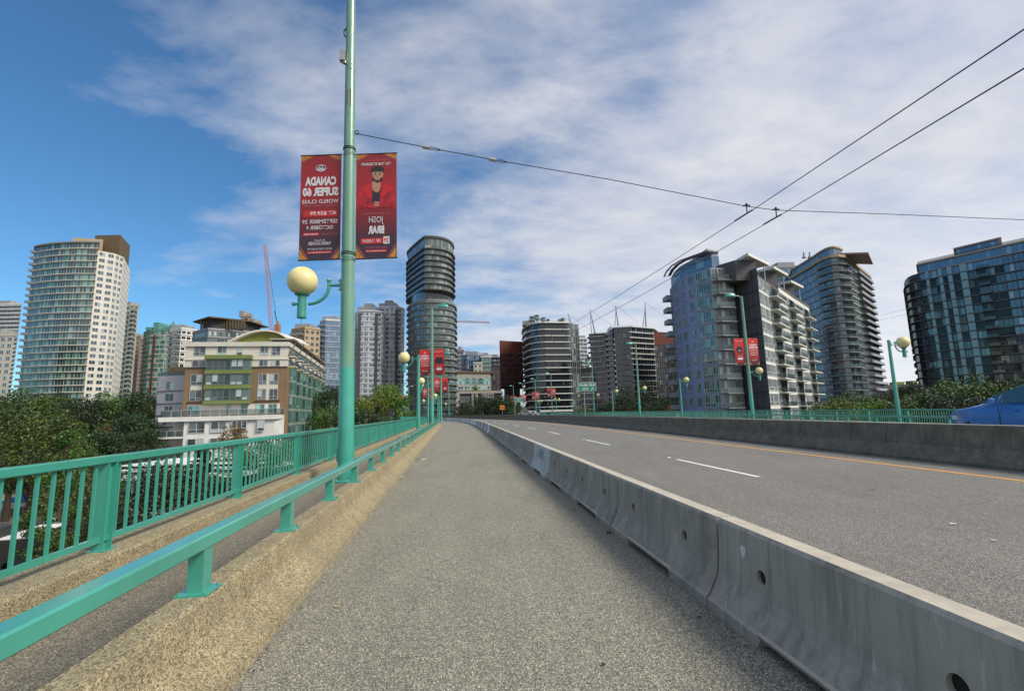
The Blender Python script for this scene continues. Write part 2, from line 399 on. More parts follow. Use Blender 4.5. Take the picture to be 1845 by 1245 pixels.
for i in range(len(kj)-1):
    mb = MB(); a, b_ = kj[i]+.006, kj[i+1]-.006
    pr = [(-3.31, .0), (-3.32, .30), (-3.335, .325), (-3.79, .335), (-3.79, -.3), (-3.31, -.3)]
    mb.sweep([[path(s, d, z) for d, z in pr] for s in stations(a, b_, 1.5)]); mb.build('kerb_section', M['tan'] if i < 30 else M['kerb'], kb)
# dark drain strip at the kerb foot
# ------------------------------------------------------------------ railings
def along(fn, a, b, z0, z1, d0, d1, step=1.5, r=0):
    mb = MB()
    st = stations(a, b, step)
    if r:
        secs = [[fn(s, d0, z0+r), fn(s, d0, z1-r), fn(s, d0+r*(1 if d1 > d0 else -1), z1), fn(s, d1-r*(1 if d1 > d0 else -1), z1), fn(s, d1, z1-r), fn(s, d1, z0+r), fn(s, d1-r*(1 if d1 > d0 else -1), z0), fn(s, d0+r*(1 if d1 > d0 else -1), z0)] for s in st]
    else: secs = [[fn(s, d0, z0), fn(s, d0, z1), fn(s, d1, z1), fn(s, d1, z0)] for s in st]
    mb.sweep(secs); return mb
def crash_rail(fn, hd, a, b, first, sp, d, base, label):
    r = thing('crash_rail', (0, 0, 0), label, 'rail', 'low teal crash rails')
    smooth_angle(along(fn, a, b, base+.285, base+.385, d-.065, d+.065, r=.012).build('rail', M['teal'], r), 30)
    s = first; mesh = None; n = 0
    while s < b and n < 100:
        p = fn(s, d, base); h = hd(s)
        if mesh is None:
            mb = MB(); mb.box(-.05, .05, -.06, .06, .012, .287); mb.box(-.10, .10, -.11, .11, 0, .012)
            for x in (-.08, .08):
                for y in (-.09, .09): mb.lathe([(.011, .012), (.011, .022), (.001, .024)], 6, (x, y, 0))
            mesh = mb.mesh('post', M['teal'])
        o = bpy.data.objects.new('post', mesh); COL.objects.link(o); o.parent = r; o.location = p; o.rotation_euler = (0, 0, h)
        s += sp; n += 1
    return r
crash_rail(path, heading, -12, 205, 3.66-1.75*2, 1.75, -1.735, .445, 'low teal crash rail on the tan parapet beside the path')
def tall_rail(fn, hd, a, b, first, sp, d, base, label, npk, side=1):
    r = thing('guard_railing', (0, 0, 0), label, 'railing', 'tall teal picket railings')
    smooth_angle(along(fn, a, b, base+.855, base+.935, d-.05, d+.05, r=.01).build('top_rail', M['teal'], r), 30)
    along(fn, a, b, base+.085, base+.135, d-.025, d+.025).build('bottom_rail', M['teal'], r)
    mb = MB(); mb.box(-.055, .055, -.065, -.055, .01, .857); mb.box(-.055, .055, .055, .065, .01, .857); mb.box(-.006, .006, -.055, .055, .01, .857)
    mb.box(-.09, .09, -.10, .10, 0, .01); pm = mb.mesh('post', M['teal'])
    s = first; posts = []
    while s < b and len(posts) < 100:
        o = bpy.data.objects.new('post', pm); COL.objects.link(o); o.parent = r; o.location = fn(s, d, base); o.rotation_euler = (0, 0, hd(s)+pi/2*0)
        posts.append(s); s += sp
    mb = MB(); mb.box(-.0125, .0125, -.0125, .0125, .13, .86); km = mb.mesh('picket', M['teal'])
    n = int(round(sp/.165)); items = []
    for s0 in posts:
        for k in range(1, n):
            s = s0+sp*k/n
            if s < b: items.append((fn(s, d, base), hd(s)))
    items.sort(key=lambda q: abs(q[0].length))
    rest = MB()
    for i, (p, h) in enumerate(items):
        if p.y < 2.5 and side > 0 and p.x < -3: pass
        if i < npk:
            o = bpy.data.objects.new('picket', km); COL.objects.link(o); o.parent = r; o.location = p; o.rotation_euler = (0, 0, h)
        else:
            u = Vector((cos(h), sin(h), 0)); v_ = Vector((-sin(h), cos(h), 0))
            rest.obox(p+UP*.495, u, v_, UP, .0125, .0125, .365)
    if rest.v: tag(rest.build('picket', M['teal'], r), kind='stuff')
    return r
tall_rail(path, heading, 1.0, 200, 5.48-3.04*1, 3.04, -3.55, .33, 'tall teal picket railing on the kerb at the left edge of the bridge', 100)
def ofn(s, d, z): return outpt(s, d, z)
def ohd(s):
    p, d = outp(s); return math.atan2(d.y, d.x)-pi/2
tall_rail(ofn, ohd, 20, 300, 22, 3.12, .25, .20, 'tall teal picket railing on the far right edge behind the median', 100, -1)
crash_rail(ofn, ohd, 20, 300, 21, 2.4, -1.75, .42, 'low teal crash rail along the far carriageway behind the median')
mb = MB(); mb.sweep([[outpt(s, -1.95, .12), outpt(s, -1.95, .42), outpt(s, -1.6, .42), outpt(s, -1.6, .12)] for s in stations(0, 320, 4)])
tag(mb.build('parapet', M['median']), 'dark concrete parapet under the far low crash rail', 'parapet')
mb = MB(); mb.sweep([[outpt(s, -1.6, -.1), outpt(s, -1.6, .19), outpt(s, .5, .2), outpt(s, .5, -.1)] for s in stations(0, 320, 4)])
struct(mb, 'far_sidewalk', M['side'])

# ------------------------------------------------------------------ concrete barriers, 2.5 m pieces
def barrier_mesh(name, mat, L=2.475, holes=True, nlev=2):
    half = [(.23, .0), (.23, .075), (.205, .095), (.135, .22), (.115, .28), (.098, .42), (.085, .665), (.065, .69)]
    notch = [(.215, .055), (.23, .085), (.205, .097), (.135, .22), (.115, .28), (.098, .42), (.085, .665), (.065, .69)]
    def ring(y, pr): return [(-x, y, z) for x, z in pr]+[(x, y, z) for x, z in reversed(pr)]
    h = L/2
    secs = [ring(-h, [(x-.012 if z < .6 else x-.01, z) for x, z in half]), ring(-h+.015, half), ring(-.58, half), ring(-.56, notch), ring(.56, notch), ring(.58, half), ring(h-.015, half), ring(h, [(x-.012 if z < .6 else x-.01, z) for x, z in half])]
    mb = MB(); mb.sweep(secs); ob = mb.build(name, mat)
    if holes:
        cut = MB()
        for y in (-.67, .67): cut.tube([(-.4, y, .40), (-.012, y, .40)], .052, 20); cut.tube([(.012, y, .40), (.4, y, .40)], .052, 20)
        co = cut.build('cutter', M['dark'])
        md = ob.modifiers.new('b', 'BOOLEAN'); md.operation = 'DIFFERENCE'; md.object = co; md.solver = 'EXACT'
        dg = bpy.context.evaluated_depsgraph_get(); me = bpy.data.meshes.new_from_object(ob.evaluated_get(dg)); me.name = name
        bpy.data.objects.remove(co)
    else: me = ob.data
    bpy.data.objects.remove(ob)
    return me
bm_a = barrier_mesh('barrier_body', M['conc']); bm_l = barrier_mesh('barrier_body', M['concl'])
ordn = ['nearest', 'second nearest', 'third nearest', 'fourth nearest', 'fifth nearest', 'sixth nearest', 'seventh nearest', 'eighth nearest', 'ninth nearest', 'tenth nearest']
def orde(i):
    if i < 10: return ordn[i]
    w_ = ['eleventh', 'twelfth', 'thirteenth', 'fourteenth', 'fifteenth', 'sixteenth', 'seventeenth', 'eighteenth', 'nineteenth', 'twentieth']
    if i < 20: return w_[i-10]
    t_ = ['twenty', 'thirty', 'forty', 'fifty', 'sixty', 'seventy', 'eighty'][(i+1)//10-2]; u_ = ['', 'first', 'second', 'third', 'fourth', 'fifth', 'sixth', 'seventh', 'eighth', 'ninth'][(i+1) % 10]
    return (t_+'-'+u_) if u_ else t_[:-1]+'ieth'
s = 3.84-2.5*2; idx = 0; vis = 0
while s < 172:
    mid = s+1.25; dc = dbar(mid)+.23; p = path(mid, dc)
    q = path(mid+1.2, dbar(mid+1.2)+.23)-path(mid-1.2, dbar(mid-1.2)+.23)
    pale = idx in (5,) or 15 <= idx <= 22 and idx % 2 == 1 or idx > 22
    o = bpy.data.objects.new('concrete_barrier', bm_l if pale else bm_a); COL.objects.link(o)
    o.location = p+Vector((0, 0, .001)); o.rotation_euler = (0, 0, math.atan2(q.y, q.x)-pi/2+(random.uniform(-.007, .007)))
    if idx >= 1:
        vis += 1
        tag(o, ('pale concrete barrier block, ' if pale else 'grey stained concrete barrier block, ')+orde(vis-1)+' in the row right of the path', 'barrier', 'concrete barriers along the path')
    else: tag(o, 'grey concrete barrier block at the frame edge beside the photographer', 'barrier', 'concrete barriers along the path')
    if idx <= 8:                                    # black discs painting in the shade of the lifting holes
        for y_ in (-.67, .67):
            mb = MB(); mb.tube([(-.07, y_, .40), (-.062, y_, .40)], .0515, 16); mb.build('hole_shade_disc', M['dark'], o)
    if 1 <= idx <= 7:                               # pale mortar smeared over the joint
        mb = MB(); R_ = random.Random(idx); n_ = 8
        mb.sweep([[(-.068+.136*k/n_, 1.235-R_.uniform(.02, .055), .6895), (-.068+.136*k/n_, 1.235-R_.uniform(.02, .055), .6925), (-.068+.136*k/n_, 1.236, .6925), (-.068+.136*k/n_, 1.236, .6895)] for k in range(n_+1)])
        mb.build('mortar', M['concl'], o)
    if idx == 1:
        mb = MB(); pts = [(.030*cos(a)*(1+.25*sin(3*a)), .052*sin(a)*(1+.2*cos(2*a))) for a in [2*pi*k/14 for k in range(14)]]
        fx_ = lambda z: -(.098-(z-.42)*.053)-.0025
        mb.add([(fx_(.52+v_), .88+u_, .52+v_) for u_, v_ in pts]+[(fx_(.52+v_)+.004, .88+u_, .52+v_) for u_, v_ in pts], [tuple(range(14))]+[(i, (i+1) % 14, (i+1) % 14+14, i+14) for i in range(14)])
        mb.build('filled_hole', M['concl'], o)
    if idx == 5:
        mb = MB()                                   # scrawled graffiti: thin paint strokes on the sloping face
        random.seed(3)
        for k in range(9):
            y0 = -.35+.085*k; pts = []
            for j in range(7):
                z = .36+.04*j+random.uniform(-.01, .01); xx = -(.098-(z-.42)*.053 if z > .42 else .115-(z-.28)*.121)-.002
                pts.append((xx, y0+.05*sin(j*1.3+k*1.7), z))
            mb.tube(pts, .006, 4)
        mb.build('graffiti', plain('graffiti paint', (.10, .22, .20), .6), o)
    s += 2.5; idx += 1

# median barrier
med = thing('median_barrier', (0, 0, 0), 'long dark stained concrete median barrier between the two carriageways', 'barrier')
mj = stations(-12, S_END, 6.2)
for i in range(len(mj)-1):
    pr = [(0, 0), (0, .08), (.15, .30), (.22, .42), (.30, .965), (.325, .99), (.56, .99), (.585, .965), (.70, .4), (.90, .0)]
    mb = MB(); mb.sweep([[path(s, dmed(s)+d, z) for d, z in pr] for s in stations(mj[i]+.005, mj[i+1]-.005, 2)]); mb.build('median_section', M['median'], med)
# ================================================================== lamps
def globe_arm(parent, side, zc, ext=1.06, r_pole=.17, dia=.70):
    """curved arm, cup, globe; side=-1 hangs to -x"""
    a = MB(); zt = zc+.02
    gx = side*ext; ax = side*(ext*.42)
    a.tube([(side*r_pole*.9, 0, zt), (ax, 0, zt)], .035, 10)
    pts = [(ax, 0, zt+.13)]
    for k in range(9):
        th = pi/2*k/8
        pts.append((gx*.86+(ax-gx*.86)*cos(th), 0, zt-.04-(.42)*sin(th)))
    pts[0] = (ax, 0, zt+.10)
    a.tube(pts, .038, 10)
    a.lathe([(.001, zt+.08), (.05, zt+.09), (.06, zt+.115), (.05, zt+.145), (.001, zt+.155)], 12, (ax, 0, 0))
    a.obox((side*(r_pole-.01), 0, zt), Vector((1, 0, 0)), Vector((0, 1, 0)), UP, .02, .07, .14)
    for k in (-1, 1): a.lathe([(.001, zt+.11*k-.015), (.03, zt+.11*k-.01), (.03, zt+.11*k+.01), (.001, zt+.11*k+.015)], 8, (side*(r_pole+.03), 0, 0))
    a.lathe([(.001, zt-.80), (.105, zt-.80), (.11, zt-.78), (.105, zt-.74), (.10, zt-.30), (.105, zt-.27), (.17, zt-.235), (.175, zt-.22), (.001, zt-.22)], 20, (gx, 0, 0))
    a.tube([(gx+side*.09, 0, zt-.46), (gx+side*.155, 0, zt-.46)], .025, 8); a.lathe([(.001, -.05), (.045, -.03), (.05, 0), (.045, .03), (.001, .05)], 10, (gx+side*.185, 0, zt-.46))
    a.tube([(gx, 0, zt-.80), (gx, 0, zt-.91)], .008, 5)
    arm = a.build('lamp_arm', M['teallamp'], parent); smooth_angle(arm)
    gl = MB(); R = dia/2; gl.lathe([(max(.001, R*sin(pi*k/22)), zt-.22+R*.93-R*cos(pi*k/22)) for k in range(23)], 32, (gx, 0, 0))
    go = gl.build('globe', M['globe'], arm); smooth_angle(go, 80)
    return arm
def tall_lamp(p, side, rz, label, H=12.7, detail=False, hood=True):
    r = thing('street_lamp', p, label, 'street lamp', 'tall teal street lamps with globe and hood', rz)
    mb = MB(); zs = [0.03, 1.0, 3, 5, 7, 9, 11, H]
    mb.tube([(0, 0, z) for z in zs], [.187-.0060*z for z in zs], 28); smooth_angle(mb.build('pole', M['tealpole'], r))
    mb = MB(); mb.lathe([(.30, 0), (.30, .025), (.24, .035), (.20, .05), (.195, .12), (.18, .125)], 24)
    for k in range(4): mb.lathe([(.03, .02), (.03, .06), (.001, .065)], 6, (.25*cos(pi/4+k*pi/2), .25*sin(pi/4+k*pi/2), 0))
    mb.build('base_flange', M['teal'], r)
    globe_arm(r, side, 4.62)
    if hood:
        mb = MB(); s = -side
        mb.tube([(0, 0, H-.12), (s*.35, 0, H+.05), (s*.8, 0, H+.08)], .045, 8)
        secs = []
        for k in range(11):
            th = pi*k/10; x = s*(1.15-.55*cos(th)); rr = max(.004, .26*sin(th)**.7)
            secs.append([(x, rr*cos(a), H-.02+max(-.05, rr*1.55*sin(a))) for a in [2*pi*j/14 for j in range(14)]])
        mb.sweep(secs); smooth_angle(mb.build('lamp_hood', M['teallamp'], r), 50)
    if detail:
        mb = MB(); mb.box(-.20, -.165, -.06, .06, .45, .75); mb.build('hand_hole_cover', M['teallamp'], r)
        mb = MB(); mb.box(-.24, -.10, -.19, -.06, 10.55, 10.85); mb.lathe([(.001, 10.5), (.05, 10.5), (.05, 10.56)], 10, (-.13, -.11, 0)); mb.build('control_box', M['steel'], r)
        mb = MB(); mb.tube([(-.10, -.17, 10.55), (.03, -.19, 10.48), (.14, -.15, 10.42)], .012, 6); mb.build('conduit', M['steel'], r)
        mb = MB(); mb.tube([(.135+.05*(1-cos(a)), -.03, 8.64+.05*sin(a)) for a in [2*pi*k/12 for k in range(13)]], .012, 6); mb.build('eye_bolt', M['black'], r)
        mb = MB(); mb.box(-.05, -.035, -.133, -.11, 9.35, 9.75); mb.box(.03, .045, -.136, -.11, 9.3, 9.8); mb.build('rust_slot', plain('rust', (.11, .05, .025), .9), r)
        mb = MB(); mb.tube([(-.10, -.02, 11.3), (-.16, -.02, 11.4), (-.17, -.02, 11.5), (-.10, -.02, 11.6)], .02, 6); mb.build('bracket', M['black'], r)
        for z in (5.42, 8.18):
            mb = MB()
            for q in (-.02, .03): mb.tube([((.193-.0060*z)*cos(a), (.193-.0060*z)*sin(a), z+q-.25*0) for a in [2*pi*k/20 for k in range(21)]], .012, 5)
            for q in (-.12, -.16, -.19): mb.tube([((.189-.0060*z)*cos(a), (.189-.0060*z)*sin(a), z+q+.015*sin(2*a+q*20)) for a in [2*pi*k/20 for k in range(21)]], .006, 4)
            mb.build('clamp_band', M['black'], r)
    return r
def short_lamp(p, side, rz, label, H=5.1):
    r = thing('globe_lamp', p, label, 'street lamp', 'short teal globe lamps', rz)
    mb = MB(); mb.tube([(0, 0, .03), (0, 0, H)], [.125, .075], 20); mb.lathe([(.001, H), (.085, H), (.085, H+.03), (.001, H+.05)], 16); smooth_angle(mb.build('pole', M['teal'], r))
    mb = MB(); mb.lathe([(.22, 0), (.22, .02), (.15, .03), (.14, .1), (.12, .11)], 20); mb.build('base_flange', M['teal'], r)
    globe_arm(r, side, 4.85, r_pole=.09, ext=.9)
    return r
def pole_pos(s, d=-2.46): return path(s, d, .12)
main_pole = tall_lamp(pole_pos(11.6), -1, heading(11)-0.0, 'thick teal lamp pole nearest the camera, faded above, between the two left rails', H=13.2, detail=True)
main_pole.rotation_euler = (0, -.011, heading(11))
lt = []
for k, (px, Y) in enumerate(((778.5, 47), (795, 85), (771, 118), (724, 164), (666, 186), (809, 165), (736, 182))):
    nm = ['second tall teal lamp pole along the left sidewalk', 'third tall teal lamp pole along the left sidewalk', 'fourth tall teal lamp pole along the left sidewalk', 'thin distant lamp pole above the trees before the round tower', 'distant lamp pole above the golden trees before the white twin towers', 'thin distant lamp pole against the right edge of the round tower', 'thin distant lamp pole against the left edge of the round tower'][k]
    lt.append(tall_lamp((X(px, Y, 755), Y, .12), -1, .0 if k < 3 else .3, nm, H=12.2))
for k, (px, Y) in enumerate(((754, 29), (771.5, 57), (789, 92), (791.5, 104))):
    nm = ['nearest', 'second', 'third', 'fourth'][k]
    short_lamp((X(px, Y, 760), Y, .12), -1, 0, f'{nm} short teal globe lamp along the left sidewalk')
rt = []
RTALL = [(1356, 46), (1153, 79), (1071, 110), (995, 138), (966, 161), (943, 184), (926, 200)]
RSHORT = [(1619, 28.5), (1229, 62), (1105, 95), (1038, 124), (1003, 150), (972, 170)]
for k, (px, Y) in enumerate(RTALL):
    rt.append(tall_lamp((X(px, Y, 745), Y, .2), 1, .05 if k < 3 else .3, ['nearest', 'second', 'third', 'fourth', 'fifth', 'sixth', 'farthest'][k]+' tall teal lamp pole on the far right side of the bridge', H=12.2))
for k, (px, Y) in enumerate(RSHORT):
    short_lamp((X(px, Y, 745), Y, .2), 1, .05, ['nearest', 'second', 'third', 'fourth', 'fifth', 'farthest'][k]+' short globe lamp on the far right side of the bridge')

# ================================================================== banners
m, t, b = newmat('banner print'); v = vec(t); s_ = t.nodes.new('ShaderNodeSeparateXYZ'); t.links.new(v, s_.inputs[0])
gz = mathn(t, 'ADD', mathn(t, 'MULTIPLY', s_.outputs[2], .37), mathn(t, 'MULTIPLY', noise(t, v, 1.2, 4), .18))
setc(t, b, ramp(t, gz, [(.05, (.035, .02, .045)), (.28, (.045, .018, .035)), (.45, (.17, .010, .018)), (.75, (.34, .012, .018)), (1.0, (.24, .012, .018))])); b.inputs['Roughness'].default_value = .5; M['ban'] = m
m, t, b = newmat('bright banner print'); v = vec(t); s_ = t.nodes.new('ShaderNodeSeparateXYZ'); t.links.new(v, s_.inputs[0])
gz = mathn(t, 'ADD', mathn(t, 'MULTIPLY', s_.outputs[2], .37), mathn(t, 'MULTIPLY', noise(t, v, 1.2, 4), .18))
setc(t, b, ramp(t, gz, [(.1, (.06, .008, .02)), (.4, (.32, .008, .012)), (.8, (.62, .012, .015))])); b.inputs['Roughness'].default_value = .5; M['ban2'] = m
M['bwht'] = plain('banner white ink', (.62, .62, .66), .5, var=.04); M['bred'] = plain('banner red ink', (.50, .012, .015), .5, var=.04)
M['bgold'] = plain('banner gold ink', (.50, .20, .03), .5, var=.4, sc=8); M['bdark'] = plain('banner black ink', (.02, .015, .025), .5)
M['shade'] = plain('printed skin tone', (.27, .13, .09), .6); M['skin'] = plain('printed skin', (.42, .23, .16), .6); M['jack'] = plain('printed jacket', (.40, .01, .025), .6, sc=6, var=.4); M['hair'] = plain('printed hair', (.025, .02, .025), .7)
M['pink'] = plain('banner pink ink', (.45, .12, .13), .5, var=.04)
BW, BH = 1.02, 2.62
def flat(poly, yoff, mir=1):
    """thin printed sheet in the banner plane, poly in (u,v) metres from lower left centre"""
    mb = MB(); n = len(poly)
    vs = [(mir*u, -yoff, v) for u, v in poly]+[(mir*u, -yoff+.0012, v) for u, v in poly]
    mb.add(vs, [tuple(range(n)), tuple(range(2*n-1, n-1, -1))]+[(i, i+n, (i+1) % n+n, (i+1) % n) for i in range(n)]); return mb
def ell(cx_, cy_, rx, ry, n=20, a0=0, a1=2*pi): return [(cx_+rx*cos(a0+(a1-a0)*k/n), cy_+ry*sin(a0+(a1-a0)*k/n)) for k in range(n if abs(a1-a0-2*pi) < 1e-6 else n+1)]
def words(parent, txt, u, v_, wid, hgt, mat, mir, bold=.0, yoff=.0075, name='lettering'):
    me = text_mesh(txt, 1.0, bold, 0.0)
    xs = [q.co.x for q in me.vertices]; ys = [q.co.y for q in me.vertices]
    if not xs: return
    wx, hy = max(xs)-min(xs), max(ys)-min(ys); cx_, cy_ = (max(xs)+min(xs))/2, (max(ys)+min(ys))/2
    for q in me.vertices:
        a = (q.co.x-cx_)/wx*wid; b_ = (q.co.y-cy_)/hy*hgt
        q.co = Vector((mir*(u+a), -yoff, v_+b_))
    me.materials.clear(); me.materials.append(mat); me.name = name
    o = bpy.data.objects.new(name, me); COL.objects.link(o); o.parent = parent; return o
def banner_base(p, rz, label, bright=False, group='red street banners on the lamp poles'):
    r = thing('street_banner', p, label, 'banner', group, rz)
    mb = MB(); nx, nz = 6, 10; vs = []
    for y in (0, .004):
        for j in range(nz+1):
            for i in range(nx+1):
                vs.append((-BW/2+BW*i/nx, y, BH*j/nz))
    F = lambda o, i, j: o+j*(nx+1)+i; K = (nx+1)*(nz+1); fs = []
    for j in range(nz):
        for i in range(nx):
            fs.append((F(0, i, j), F(0, i+1, j), F(0, i+1, j+1), F(0, i, j+1))); fs.append((F(K, i, j), F(K, i, j+1), F(K, i+1, j+1), F(K, i+1, j)))
    mb.add(vs, fs); mb.build('banner_cloth', M['ban2' if bright else 'ban'], r)
    for z in (.0, BH):
        q = MB(); q.tube([(-BW/2-.02, .002, z), (BW/2+.02, .002, z)], .014, 8); q.build('banner_rod', M['black'], r)
    for sx in (-1, 1):
        for sz in (0, 1):
            h = BW/2-.01; z = .02 if sz == 0 else BH-.02; dz_ = .26 if sz == 0 else -.14; w_ = .18 if sz == 0 else .30
            q = flat([(sx*h, z), (sx*(h-w_), z), (sx*(h-w_*.25), z+dz_*.8), (sx*h, z+dz_)], .004); q.build('corner_print', M['bgold'], r)
            q = flat([(sx*(h-w_-.03), z), (sx*(h-w_-.05), z), (sx*(h-.02), z+dz_*1.25), (sx*h, z+dz_*1.25)], .004); q.build('corner_line', M['pink'], r)
    return r
def face_on(parent, cx_, cz, s, mir, y0=.004):
    """printed portrait of a generic man with dark hair"""
    flat(ell(cx_, cz, .115*s, .155*s), y0+.0024, mir).build('printed_face', M['skin'], parent)
    flat(ell(cx_, cz+.09*s, .145*s, .10*s, 20, -.25, pi+.25), y0+.0036, mir).build('printed_hair', M['hair'], parent)
    flat([(cx_-.11*s, cz-.05*s), (cx_-.085*s, cz-.125*s), (cx_, cz-.17*s), (cx_+.085*s, cz-.125*s), (cx_+.11*s, cz-.05*s), (cx_+.06*s, cz-.07*s), (cx_+.04*s, cz-.11*s), (cx_-.04*s, cz-.11*s), (cx_-.06*s, cz-.07*s)], y0+.0036, mir).build('printed_beard', M['hair'], parent)
    for e in (-1, 1): flat(ell(cx_+e*.045*s, cz+.012*s, .02*s, .010*s, 8), y0+.0048, mir).build('printed_eye', M['hair'], parent)
    flat(ell(cx_, cz-.09*s, .03*s, .008*s, 8), y0+.0048, mir).build('printed_mouth', M['bred'], parent)
    for e in (-1, 1): flat([(cx_+e*.02*s, cz+.035*s), (cx_+e*.075*s, cz+.045*s), (cx_+e*.07*s, cz+.03*s)], y0+.0048, mir).build('printed_eyebrow', M['hair'], parent)
    flat([(cx_-.006*s, cz+.01*s), (cx_+.022*s, cz-.045*s), (cx_-.018*s, cz-.05*s)], y0+.0048, mir).build('printed_nose', M['shade'], parent)
    flat([(cx_+.115*s, cz+.03*s), (cx_+.112*s, cz-.05*s), (cx_+.06*s, cz-.13*s), (cx_+.07*s, cz-.04*s)], y0+.0030, mir).build('printed_cheek', M['shade'], parent)
def text_banner(p, rz, label, mir, full=True, bright=False):
    r = banner_base(p, rz, label, bright); W_ = M['bwht']
    flat(ell(0, 2.28, .13, .085), .0055, mir).build('emblem', W_, r); flat(ell(0, 2.285, .115, .07), .0065, mir).build('emblem', M['bdark'], r)
    words(r, '60', 0, 2.265, .17, .085, W_, mir, .04, .0085); words(r, 'SUPER', -.02, 2.34, .15, .03, W_, mir, .02, .0085)
    flat([(.12, 2.2), (.15, 2.36), (.18, 2.3), (.16, 2.18)], .0068, mir).build('emblem', M['bred'], r)
    words(r, 'CANADA', 0, 1.95, .78, .23, W_, mir, .05); words(r, 'SUPER 60', 0, 1.685, .90, .23, W_, mir, .05)
    if full:
        words(r, 'WORLD CLASS', 0, 1.44, .92, .095, W_, mir, .01); words(r, 'CRICKET • LIVE MUSIC', 0, 1.33, .90, .065, M['pink'], mir)
        flat([(-.42, 1.06), (.42, 1.06), (.42, 1.22), (-.42, 1.22)], .005, mir).build('red_strip', M['bred'], r)
        words(r, 'AT $29.99', -.08, 1.14, .66, .10, W_, mir, .02); words(r, 'Per\nTicket', .33, 1.14, .13, .09, M['pink'], mir)
        words(r, 'SEPTEMBER 29', 0, .94, .88, .095, W_, mir, .01); words(r, 'TO', 0, .865, .05, .03, W_, mir); words(r, 'OCTOBER 4', 0, .79, .66, .095, W_, mir, .01)
        words(r, 'Kids 15 & under', -.22, .63, .40, .055, M['pink'], mir)
        flat([(.02, .595), (.42, .595), (.42, .665), (.02, .665)], .005, mir).build('red_strip', M['bred'], r); words(r, 'ENTER FREE', .22, .63, .34, .04, W_, mir, .01)
        words(r, 'BC PLACE', 0, .475, .26, .045, W_, mir); words(r, 'VANCOUVER', 0, .40, .56, .08, W_, mir, .01)
        words(r, 'BOOK YOUR TICKETS AT', 0, .265, .60, .045, W_, mir)
        flat([(-.31, .155), (.31, .155), (.31, .215), (-.31, .215)], .005, mir).build('red_strip', M['bred'], r); words(r, 'www.ticketleader.ca', 0, .185, .54, .035, W_, mir)
    else:
        words(r, 'WORLD CLASS', 0, 1.42, .85, .10, W_, mir, .02); words(r, 'AT $29.99', 0, 1.18, .8, .11, W_, mir, .03)
        words(r, 'SEPTEMBER 29', 0, .97, .84, .10, W_, mir, .02); words(r, 'VANCOUVER', 0, .45, .56, .09, W_, mir, .02)
        flat([(-.4, .6), (.4, .6), (.4, .68), (-.4, .68)], .005, mir).build('red_strip', M['bred'], r)
    return r
